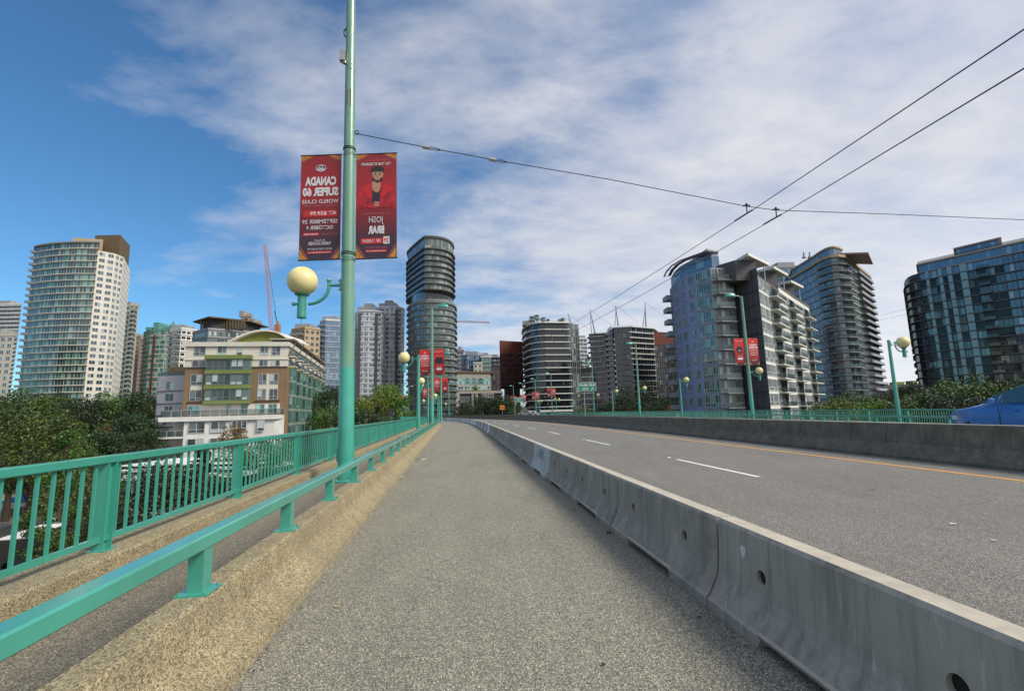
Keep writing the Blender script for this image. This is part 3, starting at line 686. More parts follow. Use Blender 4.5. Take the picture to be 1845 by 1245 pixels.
def portrait_banner(p, rz, label, mir, kind=0, bright=False):
    r = banner_base(p, rz, label, bright); W_ = M['bwht']
    words(r, 'FROM THE PLAYLIST', 0, 2.44, .56, .045, M['pink'], mir); words(r, 'TO THE STADIUM', 0, 2.35, .74, .07, W_, mir, .02)
    if kind == 0:
        flat([(-.49, 1.22), (-.50, 1.55), (-.42, 1.74), (-.16, 1.86), (.0, 1.88), (.16, 1.86), (.42, 1.72), (.50, 1.5), (.49, 1.22), (.2, 1.26), (0, 1.22), (-.2, 1.26)], .0045, mir).build('printed_jacket', M['jack'], r)
        flat([(-.075, 1.95), (-.11, 1.82), (-.06, 1.6), (.07, 1.6), (.11, 1.84), (.075, 1.95)], .0056, mir).build('printed_neck', M['skin'], r)
        flat([(-.085, 1.68), (-.10, 1.38), (.10, 1.38), (.09, 1.70), (.03, 1.64), (-.04, 1.63)], .0066, mir).build('printed_shirt', M['bdark'], r)
        for a_ in ([(-.45, 1.28), (-.1, 1.24), (.0, 1.34), (-.12, 1.42), (-.42, 1.45)], [(.44, 1.28), (.1, 1.24), (.02, 1.32), (.12, 1.40), (.42, 1.45)]):
            flat(a_, .0070, mir).build('printed_sleeve', M['jack'], r)
        flat([(-.42, 1.72), (-.22, 1.84), (-.10, 1.55), (-.18, 1.50)], .0074, mir).build('printed_lapel', M['bred'], r)
        flat([(.38, 1.74), (.16, 1.86), (.11, 1.55), (.20, 1.48)], .0074, mir).build('printed_lapel', M['bred'], r)
        for k in range(4): flat([(-.07, 1.27+.032*k), (.05, 1.28+.032*k), (.05, 1.305+.032*k), (-.07, 1.295+.032*k)], .0085, mir).build('printed_finger', M['skin'], r)
        face_on(r, -.03, 2.07, 1.22, mir)
    elif kind == 1:
        flat([(-.42, 1.15), (-.42, 1.55), (-.25, 1.85), (0, 1.70), (.25, 1.85), (.42, 1.55), (.42, 1.15)], .0045, mir).build('printed_jacket', M['bdark'], r)
        face_on(r, -.24, 1.98, .95, mir); face_on(r, .24, 1.98, .95, mir)
    else:
        flat([(-.22, 1.15), (-.34, 1.45), (-.3, 1.7), (-.08, 1.84), (.1, 1.84), (.32, 1.66), (.26, 1.4), (.2, 1.15)], .0045, mir).build('printed_jacket', M['bdark'], r); flat([(-.1, 1.3), (.12, 1.34), (.16, 1.46), (-.06, 1.5)], .006, mir).build('printed_hands', M['skin'], r)
        face_on(r, 0, 1.98, .9, mir)
    words(r, 'LIVE PERFORMANCE', 0, 1.10, .70, .045, M['pink'], mir)
    if kind == 0:
        words(r, 'JOSH', 0, .93, .36, .20, W_, mir, -.0); words(r, 'BRAR', 0, .70, .40, .20, W_, mir, .05)
        flat([(-.17, .36), (.38, .36), (.38, .50), (-.17, .50)], .005, mir).build('red_strip', M['bred'], r); words(r, 'SEP- TUESDAY', .12, .43, .46, .075, W_, mir, .01)
        flat([(-.33, .35), (-.18, .35), (-.18, .53), (-.33, .53)], .006, mir).build('date_box', W_, r); words(r, '29', -.255, .44, .11, .11, M['bred'], mir, .03, .0085)
        words(r, 'BOOK YOUR TICKETS AT', 0, .265, .54, .045, M['pink'], mir)
        flat([(-.26, .155), (.26, .155), (.26, .215), (-.26, .215)], .005, mir).build('red_strip', M['bred'], r); words(r, 'www.ticketleader.ca', 0, .185, .46, .035, W_, mir)
    else:
        flat([(-.26, .52), (.26, .52), (.26, .70), (-.26, .70)], .005, mir).build('name_block', W_, r); flat([(-.26, .76), (.26, .76), (.26, .92), (-.26, .92)], .005, mir).build('name_block', M['pink'], r)
        flat([(-.34, .32), (.34, .32), (.34, .42), (-.34, .42)], .005, mir).build('red_strip', M['bred'], r)
    return r
def pair_at(lamp, r_at, lab_l, lab_r, mir, z0=5.42, kl='t', kr='p', full=False, bright=False, kind=0, lean=0.0, rz=None, sz=1.0):
    """two banners either side of a lamp pole"""
    h = lamp.rotation_euler.z if rz is None else rz; L = Vector(lamp.location)
    u = Vector((cos(h), sin(h), 0))
    for side, kd, lab in ((-1, kl, lab_l), (1, kr, lab_r)):
        p = L+u*(side*(BW/2+r_at+.09)+lean*(z0+1.3))+UP*z0
        if kd == 't': text_banner(p, h, lab, mir, full, bright)
        else: portrait_banner(p, h, lab, mir, kind, bright)
        bn = [o for o in COL.objects if o.get('label') == lab][0]; bn.scale = (1, 1, sz); bn.rotation_euler = (0, lean, h)
    return
pair_at(main_pole, .10, 'nearest left banner, dark red with mirrored CANADA SUPER 60 lettering, left of the thick pole', 'nearest banner with mirrored printed man in red jacket, right of the thick pole', -1, z0=5.30, full=True, kind=0, rz=0.0, lean=-.011, sz=1.055)
pair_at(lt[0], .12, 'mirrored lettering banner left of the second tall pole on the left', 'banner with two printed men right of the second tall pole on the left', -1, z0=5.3, kind=1, bright=True)
pair_at(lt[1], .12, 'small lettering banner left of the third tall pole on the left', 'small banner with white printed figure right of the third tall left pole', -1, z0=5.3, kind=2, bright=True)
pair_at(lt[2], .12, 'tiny lettering banner left of the fourth tall pole on the left', 'tiny portrait banner right of the fourth tall pole on the left', -1, z0=5.3, kind=2, bright=True)
pair_at(lt[3], .12, 'tiny lettering banner left of the fifth left pole above the trees', 'tiny portrait banner right of the fifth left pole above the trees', -1, z0=5.3, kind=2, bright=True)
pair_at(rt[0], .12, 'bright red banner with printed figure left of the nearest far side pole', 'red CANADA SUPER 60 banner right of the nearest far side pole', 1, z0=5.35, kl='p', kr='t', kind=2, bright=True, rz=.1)
for k, nm in ((3, 'fourth'), (4, 'fifth'), (5, 'sixth'), (6, 'farthest')):
    pair_at(rt[k], .12, f'tiny portrait banner left of the {nm} tall pole on the far right', f'tiny lettering banner right of the {nm} tall pole on the far right', 1, z0=5.3, kl='p', kr='t', kind=2, bright=True, rz=.1)

# ================================================================== overhead wires
P0 = at(641, 241, 11.55)
def lin(a, b, n): return [a.lerp(b, k/n) for k in range(n+1)]
H1 = at(1345, 372, 13.0); H2 = at(1398, 379, 13.15); PE = at(1860, 397, 14.4)
ins1 = at(768, 266, 11.85); ins2 = at(888, 288, 12.1)
span = thing('span_wire', P0, 'thin span wire with two insulators running right from the thick pole', 'wire')
def rel(p): return Vector(p)-Vector(P0)
mb = MB(); mb.tube([rel(q) for q in [P0, ins1, ins2]+[at(1100, 324, 12.55), H1, H2, at(1600, 386, 13.7), PE, at(2600, 405, 17)]], .011, 6); mb.build('wire', M['wire'], span)
for q, nx_ in ((ins1, ins2), (ins2, H1)):
    d = (nx_-q).normalized(); mb = MB(); mb.tube([rel(q-d*.10), rel(q+d*.10)], .05, 10); mb.build('insulator', M['steel'], span)
    side = d.cross(UP).normalized(); up_ = side.cross(d)
    mb = MB(); mb.tube([rel(q+d*.08+up_*.04), rel(q+d*.25+up_*.045), rel(q+d*.42)], .008, 5); mb.tube([rel(q+d*.08-up_*.04), rel(q+d*.25-up_*.045), rel(q+d*.42)], .008, 5); mb.build('wire_loop', M['wire'], span)
for hp in (H1, H2):
    mb = MB(); mb.obox(rel(hp+UP*.02), Vector((1, 0, 0)), Vector((0, 1, 0)), UP, .10, .02, .018); mb.lathe([(.001, .02), (.035, .03), (.04, .06), (.02, .09), (.001, .09)], 8, rel(hp)); mb.tube([rel(hp), rel(hp-UP*.20)], .016, 6)
    mb.build('hanger', M['black'], span)
hd = Vector((-sin(A0), cos(A0), 0))
for k, (hp, far, nm) in enumerate(((H1, (1030, 606), 'left'), (H2, (1040, 606), 'right'))):
    q = hp-UP*.22
    wv = at(1840, 57 if k == 0 else 127, 5.2)
    nxt = path(47.5, 6.0 if k == 0 else 6.9, q.z); nx2 = path(84, 6.2 if k == 0 else 7.0, q.z); nx3 = path(120, 6.2 if k == 0 else 7.0, q.z)
    back = q+(wv-q)*2.0
    mb = MB()
    pts = [back, wv, q]+[q.lerp(nxt, f)-UP*(.25*4*f*(1-f)) for f in (.25, .5, .75, 1)]+[nxt.lerp(nx2, .5)-UP*.2, nx2, nx3]
    o0 = Vector(q); mb.tube([p-o0 for p in pts], .010, 6)
    r = thing('trolley_wire', q, ('upper' if k == 0 else 'lower')+' of the two long trolley wires crossing the sky at right', 'wire', 'trolley wires over the road')
    mb.build('wire', M['wire'], r)
    mb = MB(); d = (wv-q).normalized(); d2 = (nxt-q).normalized(); mb.tube([-d*0+d2*.55, Vector((0, 0, .01)), d*.35], .022, 6); mb.build('clamp', M['black'], r)
for k in range(2):
    a = at(1560, 574-7*0+9*k, 120); b_ = at(1850, 508+9*k, 60); mb = MB(); mb.tube([Vector((0, 0, 0)), b_-a], .02, 4)
    o = mb.build('trolley_wire', M['wire']); o.location = a; tag(o, ['upper', 'lower'][k]+' thin distant wire between the two right hand towers', 'wire', 'thin distant wires at right')

# ================================================================== signs
M['sgn'] = plain('green sign', (.004, .20, .13), .45, var=.05); M['ora'] = plain('orange sign', (.72, .22, .01), .5, var=.05)
def road_sign(px0, px1, py0, py1, Y, lines, label, posts, arrow=False):
    a = at(px0, py1, Y); b_ = at(px1, py0, Y); w_ = b_.x-a.x; h_ = b_.z-a.z; c = ((a.x+b_.x)/2, Y, a.z)
    r = thing('road_sign', c, label, 'road sign')
    mb = MB(); mb.box(-w_/2, w_/2, 0, .06, 0, h_); mb.build('sign_panel', M['sgn'], r)
    q = MB(); e = .05
    for x0, x1, z0, z1 in ((-w_/2+.03, w_/2-.03, .03, .03+e), (-w_/2+.03, w_/2-.03, h_-.03-e, h_-.03), (-w_/2+.03, -w_/2+.03+e, .03+e, h_-.03-e), (w_/2-.03-e, w_/2-.03, .03+e, h_-.03-e)): q.box(x0, x1, -.006, 0, z0, z1)
    q.build('sign_border', M['bwht'], r)
    for txt, u, v_, ww, hh in lines: words(r, txt, u*w_, v_*h_, ww*w_, hh*h_, M['bwht'], 1, .02, .01)
    if arrow:
        q = MB(); q.mi = 0
        def tri(ps): q.add([(x*w_, -.012, z*h_) for x, z in ps], [tuple(range(len(ps)))])
        tri([(.17, .14), (.20, .10), (.32, .30), (.29, .34)]); tri([(.35, .42), (.22, .36), (.34, .22)])
        q.build('arrow', M['bwht'], r)
    for x in posts: q = MB(); q.tube([(x*w_, .12, .1), (x*w_, .12, -c[2]-.2)], .09, 8); q.build('sign_post', M['steel'], r)
    return r
road_sign(1043, 1074, 689, 705, 100, [('Pacific Blvd', 0, .73, .86, .30), ('EAST', -.12, .27, .36, .26)], 'green road sign reading Pacific Blvd EAST with an arrow', (-.2,), True)
road_sign(926, 944, 715.5, 725, 150, [('Pacific Blvd', 0, .75, .8, .24), ('EAST', 0, .47, .3, .2), ('Exit right lane', 0, .2, .8, .18)], 'small distant green road sign before the dark curved tower', (-.42, .42))
for (px, py, Y, s_, lab) in ((905, 734, 150, 1.5, 'distant orange work sign left of the rounded dark tower'), (1207, 735, 118, 1.1, 'distant orange work sign left of the blue building')):
    c = at(px, py, Y); r = thing('work_sign', (c.x, Y, c.z), lab, 'road sign', 'orange work signs')
    q = MB(); q.box(-s_*.5, s_*.5, 0, .05, -s_*.42, s_*.42); q.build('sign_panel', M['ora'], r)
    q = MB()
    for k in range(2): q.box(-s_*.35, s_*.35, -.01, 0, -.25+.3*k, -.12+.3*k)
    q.build('sign_text', M['bdark'], r); q = MB(); q.tube([(0, .1, 0), (0, .1, -c.z-.2)], .06, 6); q.build('sign_post', M['steel'], r)
# ================================================================== buildings
def glass(name, deep, light, frac=.25, ior=2.0, rough=.06, mid=None):
    m, t, b = newmat(name); g_ = t.nodes.new('ShaderNodeNewGeometry'); oi = t.nodes.new('ShaderNodeObjectInfo')
    r = mathn(t, 'FRACT', mathn(t, 'ADD', g_.outputs['Random Per Island'], mathn(t, 'MULTIPLY', oi.outputs['Random'], 7.31)))
    mid = mid or tuple(a*.6+b_*.25 for a, b_ in zip(deep, light))
    col = ramp(t, r, [(0, deep), (max(.02, .9-frac*1.6), deep), (max(.04, 1-frac*1.1), mid), (1-frac*.5, light)], 'CONSTANT')
    v = vec(t, 'Generated'); n = noise(t, v, 6, 3); col = mixc(t, mathn(t, 'MULTIPLY', n, .5), col, tuple(x*.4 for x in deep))
    setc(t, b, col); b.inputs['IOR'].default_value = ior; b.inputs['Roughness'].default_value = rough
    wv = noise(t, vec(t, 'Object'), .9, 2); bump(t, b, wv, .12, .05)
    return m
def glassg(name, *a, **k):
    m = glass(name, *a, **k); t = m.node_tree; o = [n for n in t.nodes if n.type == 'OUTPUT_MATERIAL'][0]; b = [n for n in t.nodes if n.type == 'BSDF_PRINCIPLED'][0]
    tr = t.nodes.new('ShaderNodeBsdfTransparent'); mx = t.nodes.new('ShaderNodeMixShader'); mx.inputs[0].default_value = .42; t.links.new(tr.outputs[0], mx.inputs[1]); t.links.new(b.outputs[0], mx.inputs[2]); t.links.new(mx.outputs[0], o.inputs[0]); return m
def wall(name, c, var=.10, sc=.25, rough=.8):
    m, t, b = newmat(name); v = vec(t)
    col = ramp(t, noise(t, v, sc, 6, .65), [(.3, tuple(x*(1-var*1.5) for x in c)), (.7, tuple(min(1, x*(1+var)) for x in c))])
    st = ramp(t, noise(t, vec(t, 'Object', (1.2, 1.2, .09)), 1.4, 5, .65), [(.52, 0.), (.8, .30)]); col = mixc(t, st, col, tuple(x*.55 for x in c))
    setc(t, b, col); b.inputs['Roughness'].default_value = rough; return m
GL = {}
GL['blue'] = glass('blue glass', (.025, .05, .085), (.30, .40, .46), .22, 2.2, mid=(.06, .13, .20))
GL['sky'] = glass('bright blue glass', (.05, .13, .26), (.22, .38, .50), .3, 2.1, mid=(.09, .22, .38))
GL['teal'] = glass('teal glass', (.02, .06, .065), (.18, .36, .34), .34, 1.9, mid=(.05, .19, .18))
GL['dark'] = glass('dark glass', (.012, .017, .020), (.16, .17, .16), .16, 1.75, mid=(.03, .04, .045))
GL['grey'] = glass('grey green glass', (.035, .05, .05), (.24, .28, .27), .4, 1.9, mid=(.09, .12, .12))
GL['aqua'] = glass('aqua glass', (.04, .16, .16), (.35, .62, .60), .4, 1.8, mid=(.10, .32, .31))
M['strip'] = plain('pale strip cladding', (.22, .36, .42), .3)
GL['dark2'] = glass('smoked glass', (.012, .018, .018), (.13, .17, .15), .2, 1.42, mid=(.03, .045, .042))
GL['pgrn'] = glass('pale green glass', (.06, .095, .09), (.34, .42, .38), .45, 1.9, mid=(.14, .20, .18))
GL['aqua2'] = glass('green tower glass', (.03, .075, .075), (.26, .44, .40), .4, 1.9, mid=(.07, .24, .20))
GL['apt'] = glass('apartment glass', (.05, .065, .075), (.50, .62, .62), .45, 1.7, mid=(.14, .17, .19))
GL['twin'] = glass('twin tower glass', (.06, .09, .13), (.55, .60, .62), .5, 1.9, mid=(.20, .26, .32))
GL['rust'] = glass('rust panel', (.045, .012, .008), (.14, .035, .022), .35, 1.3, .5, mid=(.075, .018, .012))
GL['guard'] = glassg('balcony glass', (.07, .11, .115), (.17, .25, .25), .4, 1.7, .1, mid=(.10, .16, .165))
WL = {k: wall(k+' wall', c) for k, c in dict(cream=(.60, .575, .51), white=(.66, .66, .64), tan=(.42, .31, .20), brown=(.22, .145, .085), lav=(.42, .41, .46), beige=(.52, .48, .40), grey=(.27, .28, .29),
      dgrey=(.095, .09, .10), blue=(.215, .25, .40), bwhite=(.60, .63, .68), green=(.19, .21, .045), pgreen=(.16, .20, .065), rust=(.11, .024, .016), black=(.03, .02, .018), stone=(.30, .29, .25), bronze=(.12, .085, .045), pink=(.40, .27, .23), dark=(.035, .036, .04),
      stone2=(.36, .38, .40), slate=(.12, .14, .16), bslate=(.11, .16, .26), copper=(.10, .28, .25), sign=(.8, .8, .8)).items()}
FR = {'tealpale': plain('pale teal panel', (.24, .34, .29), .5), 'dgreen': plain('dark green frame', (.045, .06, .06), .5), 'white': plain('white frame', (.6, .62, .62), .5), 'teal': plain('teal frame', (.10, .20, .17), .5), 'dark': plain('dark frame', (.05, .05, .055), .5), 'grey': plain('grey frame', (.26, .28, .30), .5), 'pale': plain('pale frame', (.42, .46, .46), .5), 'blue': plain('blue frame', (.12, .20, .36), .5)}
def win_mb(w_, h_, nx_, nz_, bar=.07, dep=.09):
    mb = MB()
    for i in range(nx_):
        for j in range(nz_):
            x0 = -w_/2+w_*i/nx_; x1 = -w_/2+w_*(i+1)/nx_; z0 = h_*(0 if j == 0 else .28+.72*(j-1)/(nz_-1) if nz_ > 1 else 0); z1 = h_*(1 if j == nz_-1 else .28+.72*j/(nz_-1) if nz_ > 1 else 1)
            mb.mi = 0; mb.add([(x0, .03, z0), (x1, .03, z0), (x1, .03, z1), (x0, .03, z1)], [(0, 1, 2, 3)])
    mb.mi = 1
    for i in range(nx_+1):
        x = -w_/2+w_*i/nx_; mb.box(x-bar/2, x+bar/2, 0, dep, 0, h_)
    for z in [0, h_-bar]+([h_*.28] if nz_ > 1 else []): mb.box(-w_/2+bar/2, w_/2-bar/2, 0, dep-.01, z, z+bar)
    return mb
class Bld:
    def __init__(s, name, label, base, cat='building', group=None):
        s.e = thing(name, base, label, cat, group); s.o = Vector(base); s.w = {}; s.n = {}; s.meshes = {}
    def L(s, p): return (p[0]-s.o.x, p[1]-s.o.y)
    def prism(s, name, poly, z0, z1, mat):
        mb = MB(); mb.prism([s.L(p) for p in poly], z0-s.o.z, z1-s.o.z); return mb.build(name, mat, s.e)
    def ring(s, name, poly, z0, z1, mat, thick=.06, closed=False, parent=None):
        """thin upright band along a polyline"""
        mb = MB(); pl = [s.L(p) for p in poly]; n = len(pl)
        off = offset(pl, -thick, closed); secs = []
        idx = list(range(n))+([0] if closed else [])
        for i in idx: secs.append([(pl[i][0], pl[i][1], z0-s.o.z), (pl[i][0], pl[i][1], z1-s.o.z), (off[i][0], off[i][1], z1-s.o.z), (off[i][0], off[i][1], z0-s.o.z)])
        mb.sweep(secs, True, not closed); o = mb.build(name, mat, s.e); return o
    def window(s, p, nrm, z, w_, h_, nx_=2, nz_=1, g='blue', f='white', bar=.07, name='window'):
        s.w.setdefault(name, []).append((Vector((p[0], p[1], z)), nrm, round(w_, 2), round(h_, 2), nx_, nz_, g, f, bar))
    def flush(s, nmax=100):
        for name, items in s.w.items():
            def size(q):
                v = q[0]-Vector((0, 0, EYE)); d = v.length; vis = -(v.x*q[1][0]+v.y*q[1][1])/d
                return q[2]*q[3]*max(vis, 0)/d/d*(1 if q[0].z > -2 else .01)
            items.sort(key=size, reverse=True); rest = {}
            for i, q in enumerate(items):
                key = q[2:]; ang = math.atan2(q[1][1], q[1][0])-pi/2
                if i < nmax:
                    if key not in s.meshes: s.meshes[key] = win_mb(q[2], q[3], q[4], q[5], q[8]).mesh(name, [GL[q[6]], FR[q[7]]])
                    o = bpy.data.objects.new(name, s.meshes[key]); COL.objects.link(o); o.parent = s.e; o.location = q[0]-s.o; o.rotation_euler = (0, 0, ang)
                else:
                    if size(q) <= 0 and i > 3000: continue
                    rest.setdefault((q[6], q[7]), []).append((q, ang))
            if rest:
                mb = MB(); mats = []
                for (g_, f_), L_ in rest.items():
                    b0 = len(mats); mats += [GL[g_], FR[f_]]
                    for q, ang in L_:
                        k = win_mb(q[2], q[3], q[4], q[5], q[8]); ca, sa = cos(ang), sin(ang); c = q[0]-s.o; o0 = len(mb.v)
                        mb.v += [(c.x+x*ca-y*sa, c.y+x*sa+y*ca, c.z+z) for x, y, z in k.v]
                        mb.f += [tuple(i_+o0 for i_ in f) for f in k.f]; mb.m += [mi+b0 for mi in k.m]
                tag(mb.build(name, mats, s.e), kind='stuff')
def enorm(a, b):
    L = hypot(b[0]-a[0], b[1]-a[1]) or 1; return ((b[1]-a[1])/L, -(b[0]-a[0])/L)
def offset(poly, d, closed=True):
    n = len(poly); out = []
    for i in range(n):
        p = poly[i]; a = poly[i-1] if (closed or i) else None; c = poly[(i+1) % n] if (closed or i < n-1) else None
        ns = []
        if a is not None: ns.append(enorm(a, p))
        if c is not None: ns.append(enorm(p, c))
        nx_ = sum(q[0] for q in ns); ny_ = sum(q[1] for q in ns); L = hypot(nx_, ny_) or 1; nx_ /= L; ny_ /= L
        k = max(.5, nx_*ns[0][0]+ny_*ns[0][1]); out.append((p[0]+nx_*d/k, p[1]+ny_*d/k))
    return out
def facade(B, a, b, zs, fh, bay=3, wf=.7, hf=.6, sill=.2, nx_=2, nz_=1, g='blue', f='white', bar=.07, skip=0, name='window', gs=None):
    L = hypot(b[0]-a[0], b[1]-a[1]); n = max(1, round(L/bay)); nr = enorm(a, b)
    for j, z in enumerate(zs):
        for i in range(n):
            if skip and random.random() < skip: continue
            k = (i+.5)/n; gg = g if not gs else random.choice(gs)
            B.window((a[0]+(b[0]-a[0])*k+nr[0]*.01, a[1]+(b[1]-a[1])*k+nr[1]*.01), nr, z+fh*sill, L/n*wf, fh*hf, nx_, nz_, gg, f, bar, name)
def arc(p, q, bulge, n):
    """points from p to q bowing outward (towards -normal side = camera) by bulge"""
    nr = enorm(p, q); out = []
    for i in range(n+1):
        k = i/n; h = bulge*4*k*(1-k); out.append((p[0]+(q[0]-p[0])*k+nr[0]*h, p[1]+(q[1]-p[1])*k+nr[1]*h))
    return out
def bez(p, c, q, n):
    return [((1-t_)**2*p[0]+2*t_*(1-t_)*c[0]+t_*t_*q[0], (1-t_)**2*p[1]+2*t_*(1-t_)*c[1]+t_*t_*q[1]) for t_ in [i/n for i in range(n+1)]]
def rad(p, d, ins=.0):
    k = 1+d/hypot(p[0], p[1]); return (p[0]*k, p[1]*k)
def generic(name, label, px0, px1, pytop, Y, wallm='beige', g='blue', f='white', bay=3.2, fh=3.0, wf=.6, hf=.55, depth=18, skew=0, pxc=None, slab=None, nmax=60, nx_=2, roofbox=True, zbase=GZ, group=None, balc=False):
    """rectangular tower: front from px0 to px1; skew>0 turns its right end back"""
    a = G(px0, Y+(0 if skew >= 0 else -skew)); 
    if pxc is None: pts = [a, G(px1, Y+max(skew, 0))]
    else: pts = [G(px0, Y+abs(skew)*.8), G(pxc, Y), G(px1, Y+abs(skew))]
    back = [rad(pts[-1], depth), rad(pts[0], depth)]
    foot = pts+back; zt = Z((px0+px1)/2, pytop, Y)
    base = (sum(p[0] for p in pts)/len(pts), Y+depth/2, zbase); B = Bld(name, label, base, group=group)
    B.prism('wall', foot, zbase, zt, WL[wallm])
    zs = []; z = zt-fh
    while z > max(zbase, -9): zs.append(z); z -= fh
    for i in range(len(pts)-1): facade(B, pts[i], pts[i+1], zs, fh, bay, wf, hf, .22, nx_, 1, g, f)
    facade(B, pts[-1], back[0], zs, fh, bay, wf, hf, .22, nx_, 1, g, f)
    if slab:
        for z in zs[:40]: B.prism('floor_slab', offset(foot, .35), z-.12, z+.14, WL[slab])
    if balc:
        for z in zs[:40]:
            a_, b_ = pts[0], pts[1]; nr = enorm(a_, b_)
            for k in (.2, .75):
                c = (a_[0]+(b_[0]-a_[0])*k+nr[0]*.9, a_[1]+(b_[1]-a_[1])*k+nr[1]*.9); mb = MB(); mb.box(-1.8, 1.8, -.8, .8, 0, .18); mb.box(-1.8, 1.8, -.8, -.72, .18, 1.1)
                o = mb.build('balcony', FR['pale'], B.e); o.location = Vector((c[0], c[1], z))-B.o; o.rotation_euler = (0, 0, math.atan2(nr[1], nr[0])+pi/2)
    B.prism('roof', offset(foot, .25), zt+.002, zt+.9, WL[slab or wallm])
    if roofbox:
        cx_ = sum(p[0] for p in foot)/len(foot); cy_ = sum(p[1] for p in foot)/len(foot); w_ = abs(pts[-1][0]-pts[0][0])*.28
        B.prism('plant_room', [(cx_-w_, cy_-4), (cx_+w_, cy_-4), (cx_+w_, cy_+4), (cx_-w_, cy_+4)], zt+.9, zt+3.8, WL['grey'])
    B.flush(nmax); return B
def zlist(zt, fh, zmin=-9):
    out = []; z = zt-fh
    while z > zmin: out.append(z); z -= fh
    return out

# ---- 1 big left tower: curved balconied front, gridded right part
Y = 250
P = arc(G(34, 247), G(148, 243), 2.6, 8)+[G(151, 246), G(184, 252), G(200, 258), G(214, 282)]
foot = P+[rad(P[-1], 16), rad(P[0], 40)]
B = Bld('apartment_tower', 'tall cream tower with curved green glass front and brown penthouse at far left', ((P[0][0]+P[-1][0])/2, 270, GZ))
zt1 = Z(90, 438, 242); zt2 = Z(190, 458, 252); fh = (zt1-0)/28.0
fa = P[:9]; fb = P[9:]
B.prism('wall', fa+[rad(fa[-1], 14), rad(P[0], 40)], GZ, zt1-.4, WL['beige'])
B.prism('wall', [(P[8][0], P[8][1]+.5)]+fb+[rad(P[-1], 16), rad(P[4], 40)], GZ, zt2, WL['cream'])
zs = zlist(zt1, fh)
for i in range(8): facade(B, P[i], P[i+1], zs, fh, 3.5, .95, .84, .07, 3, 1, 'aqua2', 'pale', .12)
for z in zs[:36]:
    B.prism('floor_slab', offset(fa+[rad(fa[-1], 14), rad(P[0], 40)], .7), z-.16, z+.20, WL['cream'])
    mb = MB(); c = P[0]; mb.box(-2.3, 1.2, -1.2, 2.2, -.25, 0); mb.box(-2.3, -2.22, -1.2, 2.2, 0, 1.0); mb.box(-2.2, 1.2, -1.2, -1.12, 0, 1.0)
    o = mb.build('balcony', FR['grey'], B.e); o.location = Vector((c[0]-.2, c[1]+.4, z+.3))-B.o
B.prism('roof', offset(fa+[rad(fa[-1], 14), rad(P[0], 40)], 1.0), zt1-.35, zt1+.35, WL['grey'])
zs2 = zlist(zt2, fh)
for i in range(9, len(P)-1): facade(B, P[i], P[i+1], zs2, fh, 3.1, .66, .6, .2, 2, 1, 'blue', 'white', .12)
facade(B, P[-1], foot[len(P)], zs2, fh, 3.1, .62, .6, .2, 2, 1, 'blue', 'white', .12)
r0 = [G(101, 250), G(158, 254), rad(G(158, 254), 14), rad(G(101, 250), 14)]; B.prism('penthouse', r0, zt1-.3, Z(140, 428, 250), WL['tan'])
a_, b_, c_ = G(150, 262), G(205, 262), G(222, 284); zz = Z(190, 424, 262)
B.prism('penthouse', [G(142, 262), G(190, 262), G(210, 280), rad(G(210, 280), 10), rad(G(142, 262), 26)], zt2-.3, zz, WL['bronze'])
B.flush()
# ---- far left pieces
generic('apartment_tower', 'white banded tower cut by the left edge of the frame', -30, 18, 550, 330, 'white', 'dark', 'grey', 3, 3, .96, .5, slab='white', nmax=60)
generic('apartment_tower', 'low beige block left of the big curved tower', -26, 12, 606, 215, 'beige', 'blue', 'white', 3.2, 3, .6, .55, nmax=60)
generic('apartment_tower', 'slim pale block right behind the big left tower', 205, 236, 552, 300, 'cream', 'teal', 'white', 2.8, 3, .6, .6, nmax=60, balc=True)
generic('apartment_tower', 'narrow tan tower right of the big left tower', 226, 243, 607, 330, 'tan', 'dark', 'grey', 2.6, 3, .5, .5, nmax=60)
generic('apartment_tower', 'narrow pinkish tower beside the green turret tower', 240, 257, 612, 360, 'pink', 'dark', 'grey', 2.6, 3, .5, .5, nmax=60)
# ---- green turret tower
Yg = 300; B = Bld('apartment_tower', 'green glass tower with pointed copper turret on its roof', (X(278, Yg), Yg, GZ)); zt = Z(275, 596, Yg)
pf = [G(250, Yg+8), G(262, Yg), G(290, Yg), G(303, Yg+9)]; foot = pf+[rad(pf[3], 22), rad(pf[0], 22)]
B.prism('wall', foot, GZ, zt, WL['beige'])
for i in range(3): facade(B, pf[i], pf[i+1], zlist(zt, 3), 3, 3.0, .84, .74, .1, 2, 1, 'aqua', 'teal', .12)
q = MB(); c = G(279, Yg)
for x0, x1, mt in ((-.5, .5, 'rust'),): q.box(c[0]+x0-B.o.x-3, c[0]+x1-B.o.x-3, Yg-.5-B.o.y, Yg-B.o.y+.1, 2, zt-GZ-3)
q.build('red_strip', WL['rust'], B.e)
cz = Z(283, 590, Yg)
B.prism('roof', offset(foot, .3), zt+.002, zt+.8, WL['copper'])
for (p0, p1, dz_) in ((252, 262, 2), (294, 303, 3), (266, 276, 5)): a_ = G(p0, Yg+2); b_ = G(p1, Yg+2); B.prism('turret_block', [a_, b_, (b_[0], Yg+10), (a_[0], Yg+10)], zt+.8, zt+dz_+.8, WL['copper'])
q = MB(); r_ = (X(296, Yg)-X(276, Yg))/2; cx_ = X(286, Yg)-B.o.x; zb = zt-GZ+.8; H_ = Z(286, 578, Yg)-GZ
for (a_, b_) in ((0, 1),): q.sweep([[(cx_+sx*rr, 8+sy*rr, z) for sx, sy in ((-1, -1), (1, -1), (1, 1), (-1, 1))] for rr, z in ((r_, zb), (r_, zb+2.6), (r_*.9, zb+2.8), (r_*.35, H_-2.4), (.05, H_+1.5))])
q.build('turret', WL['copper'], B.e); B.flush(80)
